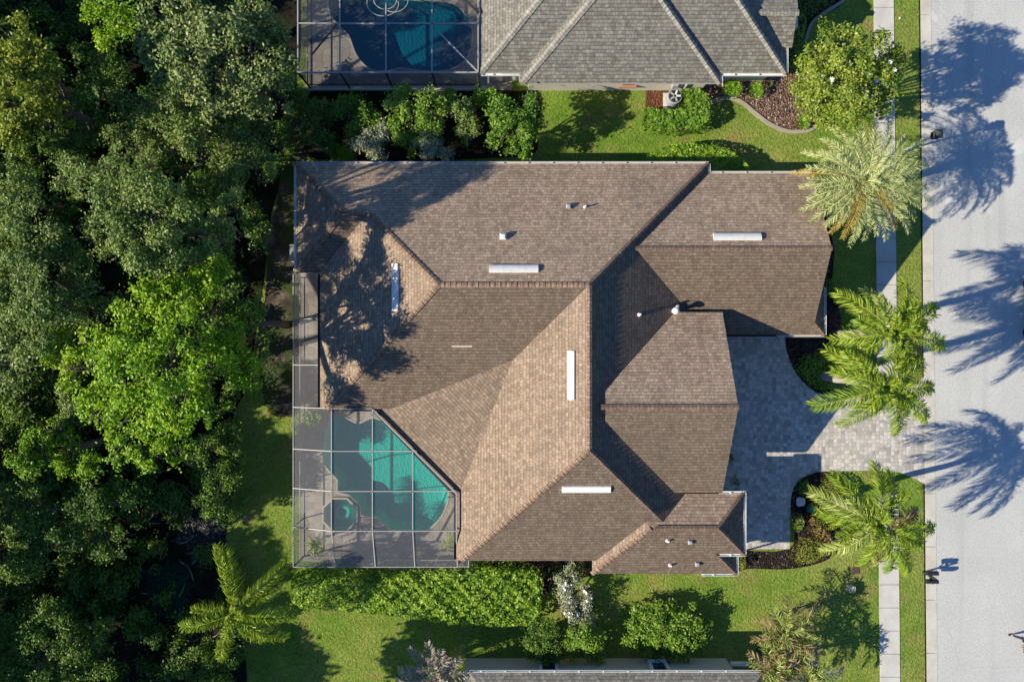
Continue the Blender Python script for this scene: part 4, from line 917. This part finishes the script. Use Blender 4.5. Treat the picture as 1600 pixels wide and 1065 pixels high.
palm('palm_tree', 'lone bright green palm between the woods and the long clipped hedge', (371,954,5.2),
     [(338,852,.2),(352,858,.1),(449,879),(462,960,-.4),(447,996,-1.3),(345,1030),(283,978),(300,952,.2),(410,1000,-.6),(428,925,.3)], 'queen', plume=.75, hang=.7, trunk_r=.18, width=.66, nleaf=96, inner=5)
tips = []
rr = random.Random(5)
for k in range(54):
    a = k*2.39996; ring = k/54; R_ = 62 + 50*ring**.6 + rr.uniform(-6,6)
    x, y = 1349 + math.cos(a)*R_, 284 - math.sin(a)*R_*.96
    mt = 'date'
    if ring > .5 and (x < 1290 and y < 300 and rr.random() < .6 or rr.random() < .06): mt = 'datey'
    tips.append((x, y, .75 - 2.1*ring + rr.uniform(-.2,.2), mt))
palm('date_palm', 'dense round silvery green date palm at the kerb with yellowing lower fronds', (1350,283,6.0), tips, 'date', width=.42, nleaf=72, lw=.017, plume=.3, hang=.1, rise=.9,
     trunk_r=.3, bark='bark', shaft=False, vee=.3, zj=.1, inner=9)
def stubby(label, c, r, n, seed, grp, outer, innerm, base=None):
    q = random.Random(seed); tp = []
    for k in range(n):
        a = k*2.39996 + q.uniform(-.2,.2); f = k/n; R_ = r*(.45 + .6*f**.5)*q.uniform(.88,1.1)
        tp.append((c[0]+math.cos(a)*R_, c[1]+math.sin(a)*R_, .55-1.25*f, innerm if f < .45 else (outer if q.random() < .72 else 'copper')))
    return palm('fan_palm', label, c, tp, innerm, group=grp, width=.62, nleaf=24, lw=.032, plume=.35, hang=.1, rise=.5, trunk_r=.13, shaft=False, vee=.25, zj=.15, bark='bark', inner=4)
stubby('bushy palm with brown leaf tips nearest the open lawn', (1228,988,2.8), 58, 19, 1, None, 'brownleaf', 'queenlt')
stubby('bushy brown tipped palm touching the tan house corner', (1209,1043,2.8), 55, 19, 2, None, 'brownleaf', 'queenlt')
stubby('greyish bushy palm nearest the sidewalk of the three brown tipped ones', (1262,1052,2.7), 54, 18, 3, None, 'greyleaf', 'queenlt')
tp = [(640,1011,.3,'greyleaf'),(668,1003,.3,'greyleaf'),(690,1013,.5,'greyleaf'),(720,1028,.3,'greyleaf'),(622,1045,-.2,'greyleaf'),(618,1062,-.5,'greyleaf'),(650,1040,.4,'greyleaf'),(735,1050,-.1,'greyleaf'),(700,1025,.6,'greyleaf'),(672,1030,.6,'greyleaf'),(632,1080,-.4,'greyleaf'),(740,1085,-.6,'greyleaf'),(690,1110,-.3,'greyleaf'),(655,1100,0,'greyleaf'),(720,1105,0,'greyleaf'),(660,1018,-.4,'shrub'),(640,1032,-.7,'shrub')]
palm('dry_palm', 'grey dried out palm with stiff leaves in front of the tan house', (685,1055,3.0), tp, 'greyleaf', width=.62, nleaf=26, lw=.04, plume=.3, hang=.15, rise=.5, trunk_r=.16, shaft=False, vee=.35, bark='bark')
# plants under the cage
palm('potted_palm', 'small dark palm in the shaded corner of the pool cage', (495,848,1.5), [(482,836),(500,832),(512,842),(510,858),(496,866),(482,858),(505,868),(476,848),(488,868)], 'queenlt', width=.3, nleaf=18, lw=.026, plume=.3, hang=.25, rise=.4, drop=.3, trunk_r=.07, shaft=False, zj=.1, inner=3, cat='palm')
palm('potted_palm', 'thin little palm by the house corner inside the pool cage', (708,838,1.6), [(690,846),(698,824),(714,828),(712,852),(700,858),(688,856)], 'queen', width=.28, nleaf=16, lw=.024, plume=.3, hang=.3, rise=.4, drop=.4, trunk_r=.06, shaft=False, zj=.1, inner=2, cat='palm')
shrub('bush', 'round light green bush inside the narrow end of the pool cage', disc(486,653,17,16), 1.9, 'clipped', 'bush', .15, 130, .6)

# ================================================================ HEDGES AND SHRUBS
shrub('hedge', 'long clipped hedge beside the pool cage and brown roof eave', [(456,900),(475,890),(560,886),(700,884),(820,884),(846,900),(848,935),(838,972),(800,980),(700,976),(600,962),(520,955),(465,948),(452,925)], 1.55, 'hedge', 'hedge', .19, 180, .45, rough=.22, spread=.32)
shrub('hedge', 'half round clipped hedge between the lawn and brown roof gutter', [(1006,244),(1030,231),(1065,223),(1105,224),(1142,235),(1164,251),(1172,268),(1150,278),(1100,280),(1040,270),(1010,256)], 1.4, 'hedge', 'hedge', .16, 280, .28)
shrub('hedge', 'big leafy shrub mass wrapping the round air conditioner', [(1008,170),(1030,168),(1050,170),(1064,164),(1066,142),(1080,136),(1102,142),(1112,160),(1112,185),(1100,202),(1075,208),(1035,207),(1010,200)], 1.3, 'shrub', 'shrub', .21, 190, .35)
RS = 'round clipped shrubs in the bark chips'
shrub('round_shrub', 'bright round shrub by the white corner downspout of the grey house', disc(1146,138,15.5,15), .85, 'clipped', 'shrub', .12, 420, .38, RS)
shrub('round_shrub', 'bright narrow round shrub between its twin and the magnolia', disc(1183,140,12,14), .8, 'clipped', 'shrub', .12, 420, .34, RS)
shrub('round_shrub', 'small round shrub tucked under the magnolia at the edging curve', disc(1257,189,12.5), .7, 'clipped', 'shrub', .12, 420, .34, RS)
shrub('seedling', 'tiny thin green shrub under the grey gutter', disc(1204,129,4.5,7), .55, 'shrub', 'shrub', .1, 220, .2)
shrub('shrub', 'dark hedge beside the grey porch gable', [(1218,55),(1250,20),(1262,30),(1258,60),(1255,95),(1240,110),(1225,112),(1228,80)], 1.1, 'shrub', 'hedge', .14, 150, .35)
shrub('shrub', 'low dark planting beyond the thin shaded edging at the top', [(1243,-30),(1300,-30),(1308,-2),(1280,18),(1262,30),(1247,25)], .9, 'deep', 'shrub', .13, 150, .35)
shrub('round_shrub', 'dark green clipped mound around the leaning palm trunk', [(1244,575),(1256,556),(1280,548),(1304,556),(1312,580),(1304,604),(1285,610),(1262,600)], .7, 'hedge', 'shrub', .1, 260, .4)
shrub('purple_shrub', 'purple leaved shrub at the garage corner gutter', [(1292,488),(1302,478),(1316,492),(1314,512),(1300,522),(1288,516)], .9, 'purple', 'shrub', .13, 200, .4, tone=.7)
shrub('ground_plant', 'low dark purple planting in the shade below the garage eave', [(1236,530),(1262,528),(1290,530),(1286,548),(1252,552),(1240,545)], .35, 'purple', 'plant', .1, 160, .3)
shrub('shrub', 'green shrub under the palm crown beside the purple shrub', [(1312,500),(1330,488),(1345,500),(1340,524),(1318,526)], 1.0, 'shrub', 'shrub', .15, 150, .4)
shrub('shrub', 'dim green shrub at the garage gable in full shade', [(1290,440),(1303,436),(1308,452),(1300,465),(1290,460)], .8, 'shrub', 'shrub', .12, 190, .4)
shrub('yellow_shrub', 'mound of yellow green leaves at the tip of the front bed', [(1236,862),(1248,846),(1265,838),(1285,848),(1290,866),(1276,878),(1254,883),(1238,878)], .7, 'yellow', 'shrub', .1, 260, .4)
shrub('yellow_shrub', 'large yellow green shrub mound beside the teal pot', [(1270,775),(1282,752),(1300,746),(1320,758),(1326,785),(1318,815),(1300,830),(1278,818),(1268,798)], 1.1, 'yellow', 'shrub', .12, 230, .4, tone=.4)
shrub('copper_shrub', 'copper and green leaved shrub in the middle of the front bed', [(1268,806),(1290,826),(1300,840),(1292,850),(1272,840),(1262,822)], .7, 'copper', 'shrub', .13, 220, .35)
shrub('shrub', 'small grey green shrub by the paver edge in the front bed', [(1238,806),(1252,802),(1258,818),(1250,832),(1239,828)], .5, 'shrub', 'shrub', .11, 220, .3)
shrub('shrub', 'shaded green shrub between the paver curve and pale boulder', [(1248,752),(1262,748),(1268,762),(1258,774),(1246,768)], .5, 'shrub', 'shrub', .11, 220, .3)
shrub('yellow_shrub', 'small yellow shrub against the house corner downspout', [(1151,872),(1160,868),(1168,876),(1166,888),(1155,893),(1150,884)], .8, 'yellow', 'shrub', .12, 230, .35)
shrub('shrub', 'dark shrub in the shade below the entry roof', [(1133,706),(1142,704),(1148,716),(1142,724),(1134,720)], .8, 'deep', 'shrub', .12, 200, .3)
shrub('shrub', 'dark shrub beside the entry wall at the white gutter corner', [(1146,742),(1154,746),(1156,762),(1150,768),(1146,760)], .8, 'deep', 'shrub', .12, 200, .3)
shrub('shrub', 'bed of dark low plants under the brown eave by the hedge end', [(858,884),(900,880),(925,882),(920,896),(880,906),(860,902)], .4, 'deep', 'shrub', .12, 130, .3)

# row between the two houses
tree('shrub', 'loose green shrub at the shady end of the row between the houses', [(545,168,1.8,24),(572,186,2.2,24),(560,205,1.6,18)], 'shrub', 'shrub', .17, 1.0, trunk=(565,190))
tree('silver_shrub', 'grey leaved shrub nearest the brown roof corner', [(575,220,2.6,26),(597,215,2.4,20),(590,238,2.1,16)], 'silver', 'shrub', .15, 1.1, tone=.5)
tree('shrub', 'largest yellow green shrub in the row between the houses', [(632,165,3.0,30),(668,165,3.0,30),(640,200,2.6,32),(672,195,2.5,26),(650,225,2.0,22)], 'shrub', 'shrub', .18, 1.1, tone=.62)
tree('silver_shrub', 'grey leaved shrub below the yellow green one in the row', [(668,228,2.4,22),(688,234,2.2,18)], 'silver', 'shrub', .15, 1.1)
tree('shrub', 'medium bluish green shrub between the larger two in the row', [(715,172,2.6,22),(730,190,2.4,22),(722,210,1.9,16)], 'oak', 'shrub', .19, 1.1, tone=.7)
tree('small_tree', 'dense dark green round tree casting its shade on the upper lawn', [(790,172,3.6,26),(822,170,3.6,26),(800,200,3.8,34),(826,205,3.2,24),(785,212,3.0,24),(808,232,2.6,22)], 'shrub', 'tree', .21, 1.15, tone=.45)
tree('shrub', 'low lime shrub by the gutter corner nearest the woods', [(520,243,.8,16),(540,246,.7,12)], 'clipped', 'shrub', .15, 1.0)
tree('shrub', 'dark shrub under the trees at the screened cage corner', [(505,172,2.0,24),(490,205,2.2,24),(510,225,1.6,20)], 'deep', 'shrub', .18, 1.0)
tree('shrub', 'small lime shrub against the screen wall in the row', [(748,152,1.3,12),(770,150,1.2,9),(700,150,1.3,10)], 'clipped', 'shrub', .14, 1.0)
tree('shrub', 'dark shrub on the woodland edge beside the shaded path corner', [(440,232,1.6,22),(428,262,1.5,20),(446,205,1.2,16)], 'deep', 'shrub', .17, 1.0, tone=.6)
tree('shrub', 'dark sprawling shrub between the glossy tree and the dark pool cage', [(455,150,1.6,18),(450,120,1.8,18),(462,175,1.3,14)], 'deep', 'shrub', .17, 1.0, tone=.6)
# lawn side along the tan house
tree('flowering_tree', 'slender grey leaved tree with white blossoms beyond the hedge end', [(888,903,1.3,17),(898,925,1.5,24),(905,948,1.3,26),(888,945,1.0,22),(910,968,0.9,18)], 'silver', 'tree', .15, 1.1, flat=.5, flowers=34, trunk=(895,925))
tree('shrub', 'dark leafy shrub at the tan house window', [(848,985,1.4,22),(870,1000,1.6,26),(838,1010,1.2,22),(862,1022,1.0,20)], 'deep', 'shrub', .17, 1.1, tone=.6)
tree('shrub', 'sunny yellow green shrub below the white blossom tree', [(905,990,1.7,22),(925,1000,1.4,20),(900,1012,1.3,22),(930,1018,0.9,16)], 'shrub', 'shrub', .19, 1.1, tone=.65)
tree('shrub', 'wide bright shrub standing alone in the lawn beside the tan wall', [(1005,968,0.95,28),(1035,958,1.05,26),(1070,966,1.05,30),(1092,985,0.75,24),(1000,995,0.85,26),(1040,985,1.25,34),(1060,995,1.15,30),(1080,1005,0.75,26),(1030,1015,0.65,28),(1062,1022,0.55,22)], 'shrub', 'shrub', .21, 1.15, tone=.6, flat=.42)
tree('magnolia_tree', 'round magnolia with a few white flowers beside the sidewalk', [(1285,85,7.2,36),(1320,75,7.6,36),(1360,85,7.4,36),(1390,105,6.8,28),(1275,125,7.2,36),(1320,125,8.2,46),(1365,130,7.6,38),(1285,160,6.6,34),(1330,168,7.0,36),(1370,160,6.6,26),(1262,105,6.2,22),(1398,90,6.4,18),(1262,165,3.2,26),(1282,178,3.6,24),(1256,135,4.2,24),(1305,184,4.6,26),(1345,150,7.4,34),(1300,100,7.8,34)], 'magnolia', 'tree', .2, 1.05, flowers=9, flat=.8, trunk=(1257,176))

# ================================================================ WOODS
tree('lime_tree', 'large bright lime green tree in the middle of the woods', [(100,540,10,42),(130,580,10.5,44),(165,530,11,44),(200,570,12,52),(215,480,11.5,44),(255,455,11,40),(290,510,11.5,48),(318,445,10.5,30),(345,420,9.8,20),(265,570,12.2,56),(160,630,10.6,44),(215,640,11.2,50),(275,640,11,46),(330,580,10.8,46),(345,520,10,36),(375,570,9.4,34),(395,588,8.6,24),(195,690,9.6,36),(235,705,9.4,34),(330,630,9.6,32),(270,690,9,34)], 'lime', 'tree', .23, .95, flat=.6, spread=.2)
tree('broadleaf_tree', 'darker green tree tucked behind the lime one beside the bare path', [(385,510,8.0,34),(402,545,7.4,30),(370,480,7.6,30),(395,480,6.6,22)], 'deep', 'tree', .2, 1.0, tone=.7)
tree('glossy_tree', 'tall glossy grey green tree near the cage of the dark pool', [(255,35,8.9,40),(300,25,9.4,44),(345,60,9.8,52),(395,35,8.9,42),(430,55,7.9,30),(255,85,8.9,42),(300,95,9.6,50),(400,95,8.9,46),(440,110,7.2,30),(330,140,8.4,46),(380,145,8.2,40),(275,140,8.0,36),(425,155,6.8,34)], 'waxy', 'tree', .24, .95, flat=.65)
tree('oak_tree', 'soft green oak below the tall glossy tree by the wooded path', [(205,165,6.7,34),(190,215,6.7,30),(240,190,7.3,40),(290,205,7.3,40),(345,205,5.6,46),(390,215,5.0,40),(365,265,5.2,42),(410,260,3.8,28),(330,255,4.8,32),(240,235,6.3,32),(345,310,4.4,30)], 'oak', 'tree', .19, .95)
tree('oak_tree', 'wide pale oak crown above the lime green tree', [(110,275,11,32),(150,290,11.5,40),(195,275,11.8,42),(180,330,12.5,50),(235,320,12.4,50),(275,340,12.2,40),(225,380,12.2,50),(260,400,11.6,36),(160,375,11.2,34),(300,370,10.6,38),(340,370,9.6,34),(360,330,9,28)], 'oak', 'tree', .19, 1.0, tone=.6)
tree('oak_tree', 'large pale oak cut by the frame halfway down the woods', [(25,315,11,46),(55,355,11.8,48),(15,390,11.6,46),(60,420,12.2,52),(100,395,11,36),(20,470,11.6,50),(75,485,11.8,48),(125,450,10.8,38),(150,490,10.2,34),(45,540,11,44),(15,580,10,34),(85,560,9.6,30),(110,620,8.6,26)], 'oak', 'tree', .19, 1.0, tone=.55)
tree('yellow_oak', 'yellowish green tree at the top corner of the woods', [(78,150,9.6,30),(92,178,8.8,26),(55,165,10.4,28),(20,50,11.9,36),(45,90,12.2,40),(15,110,12.4,40),(60,135,11.4,34),(20,165,11.4,38),(75,100,10.8,26),(15,205,10.4,30),(45,200,10.0,24)], 'oakyellow', 'tree', .22, .95)
tree('broadleaf_tree', 'small bright green crown between the yellow and glossy trees at the top', [(150,15,7,28),(185,20,7.4,30),(215,45,7,26),(170,55,6.4,24)], 'lime', 'tree', .2, .9, tone=.35)
tree('broadleaf_tree', 'small lime tipped tree in the deep shade left of the big lime one', [(30,715,8.6,20),(60,690,8,26),(48,730,8.2,18),(95,670,7,28),(110,720,6.6,26),(140,725,7.2,22)], 'lime', 'tree', .2, .95, tone=.2)
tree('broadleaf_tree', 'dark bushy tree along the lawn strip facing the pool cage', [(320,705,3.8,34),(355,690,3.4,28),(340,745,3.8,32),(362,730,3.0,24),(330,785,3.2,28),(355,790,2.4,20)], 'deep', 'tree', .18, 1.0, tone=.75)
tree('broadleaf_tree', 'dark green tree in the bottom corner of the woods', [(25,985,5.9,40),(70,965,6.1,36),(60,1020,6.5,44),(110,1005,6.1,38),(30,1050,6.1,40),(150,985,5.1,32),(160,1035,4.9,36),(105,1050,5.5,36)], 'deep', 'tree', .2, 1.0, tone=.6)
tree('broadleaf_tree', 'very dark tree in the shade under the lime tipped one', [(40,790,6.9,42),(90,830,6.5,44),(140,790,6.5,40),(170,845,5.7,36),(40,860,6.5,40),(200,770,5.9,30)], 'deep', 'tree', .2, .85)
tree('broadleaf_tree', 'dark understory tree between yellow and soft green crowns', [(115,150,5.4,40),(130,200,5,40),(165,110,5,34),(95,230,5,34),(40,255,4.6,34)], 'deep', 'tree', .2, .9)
tree('shrub', 'low green thicket behind the lone bright palm at the bottom', [(300,1035,2.4,30),(345,1045,2.2,28),(330,1010,1.8,24),(365,1020,1.6,18)], 'deep', 'shrub', .17, 1.0, tone=.65)
tree('broadleaf_tree', 'shaded tree beside the pool equipment path', [(310,300,5.4,36),(395,340,4.4,26),(290,420,6.2,30),(410,370,3.6,18)], 'deep', 'tree', .2, .9)
# ground layer and the far wood, which reads as one mass
rg = np.random.default_rng(3); Vs, Ts = [], []
for k in range(560):
    x, y = rg.uniform(-60, 372), rg.uniform(-30, 1090)
    if x > 330 and rg.random() < .5 and 420 < y < 900: continue
    if 190 < x < 350 and 780 < y < 965 and rg.random() < .8: continue
    z = rg.uniform(.3, 1.8); c = W(x, y, z)
    V, T = blob_leaves(rg, c, rg.uniform(.5, 1.15), .5, .2, .55, rg.uniform(.2,.8), .25); Vs.append(V); Ts.append(T)
o = link('undergrowth', quads_mesh('undergrowth', np.concatenate(Vs), np.concatenate(Ts)), M['deep'], None, 'stuff')
Vs, Ts = [], []
for k in range(110):
    x, y = rg.uniform(-620, -45), rg.uniform(-250, 1500)
    z = rg.uniform(6.5, 9.0) + (2.0 if y > 720 and x < -190 else 0); V, T = blob_leaves(rg, W(x, y, z), rg.uniform(1.6, 2.6), 1.5, .42, 1.0, rg.uniform(.3,.7), .2); Vs.append(V); Ts.append(T)
for k in range(26):
    x, y = rg.uniform(-60, 320), rg.uniform(1150, 1420)
    z = rg.uniform(6, 9); V, T = blob_leaves(rg, W(x, y, z), rg.uniform(1.4, 2.4), 1.5, .42, 1.0, rg.uniform(.3,.7), .2); Vs.append(V); Ts.append(T)
o = link('forest', quads_mesh('forest', np.concatenate(Vs), np.concatenate(Ts)), M['oak'], None, 'stuff')
fb = MB()                                               # fallen branches on the woodland floor
for k in range(60):
    x, y = rg.uniform(180, 380), rg.uniform(620, 1020); a = rg.uniform(0, 3.14); L = rg.uniform(.4, 1.3); c = W(x, y, .06)
    fb.tube([c, c+Vector((math.cos(a)*L*.5, math.sin(a)*L*.5, .12)), c+Vector((math.cos(a+.2)*L, math.sin(a+.2)*L, .05))], [.03,.022,.008], 5)
fb.build('debris', M['palmbark'], None, kind='stuff')

# ================================================================ LIGHT AND CAMERA
sun_d = Vector((1.54, .42, -1)).normalized()
L = bpy.data.lights.new('sun', 'SUN'); L.energy = 5.0; L.angle = math.radians(.53); L.color = (1.0, .9, .7)
lo = bpy.data.objects.new('sun', L); COL.objects.link(lo); lo.rotation_euler = sun_d.to_track_quat('-Z', 'Y').to_euler()
w = bpy.data.worlds.new('World'); scene.world = w; w.use_nodes = True; nt = w.node_tree; nt.nodes.clear()
sky = nt.nodes.new('ShaderNodeTexSky'); sky.sky_type = 'NISHITA'; sky.sun_disc = False; sky.ozone_density = 10.0; sky.dust_density = 0.1; sky.air_density = 1.0
sky.sun_elevation = math.asin(-sun_d.z); sky.sun_rotation = math.atan2(-sun_d.x, -sun_d.y)
bg = nt.nodes.new('ShaderNodeBackground'); bg.inputs[1].default_value = .1; ow = nt.nodes.new('ShaderNodeOutputWorld')
nt.links.new(sky.outputs[0], bg.inputs[0]); nt.links.new(bg.outputs[0], ow.inputs[0])
cam = bpy.data.cameras.new('camera'); cam.sensor_width = 36; cam.lens = 27.0; cam.clip_end = 6000
co = bpy.data.objects.new('camera', cam); COL.objects.link(co); co.location = (0, 0, H); scene.camera = co
scene.view_settings.view_transform = 'Standard'; scene.view_settings.look = 'None'
scene.view_settings.exposure = 0.62; scene.view_settings.gamma = 1.0
scene.cycles.max_bounces = 6; scene.cycles.transparent_max_bounces = 16; scene.cycles.diffuse_bounces = 3; scene.cycles.glossy_bounces = 2
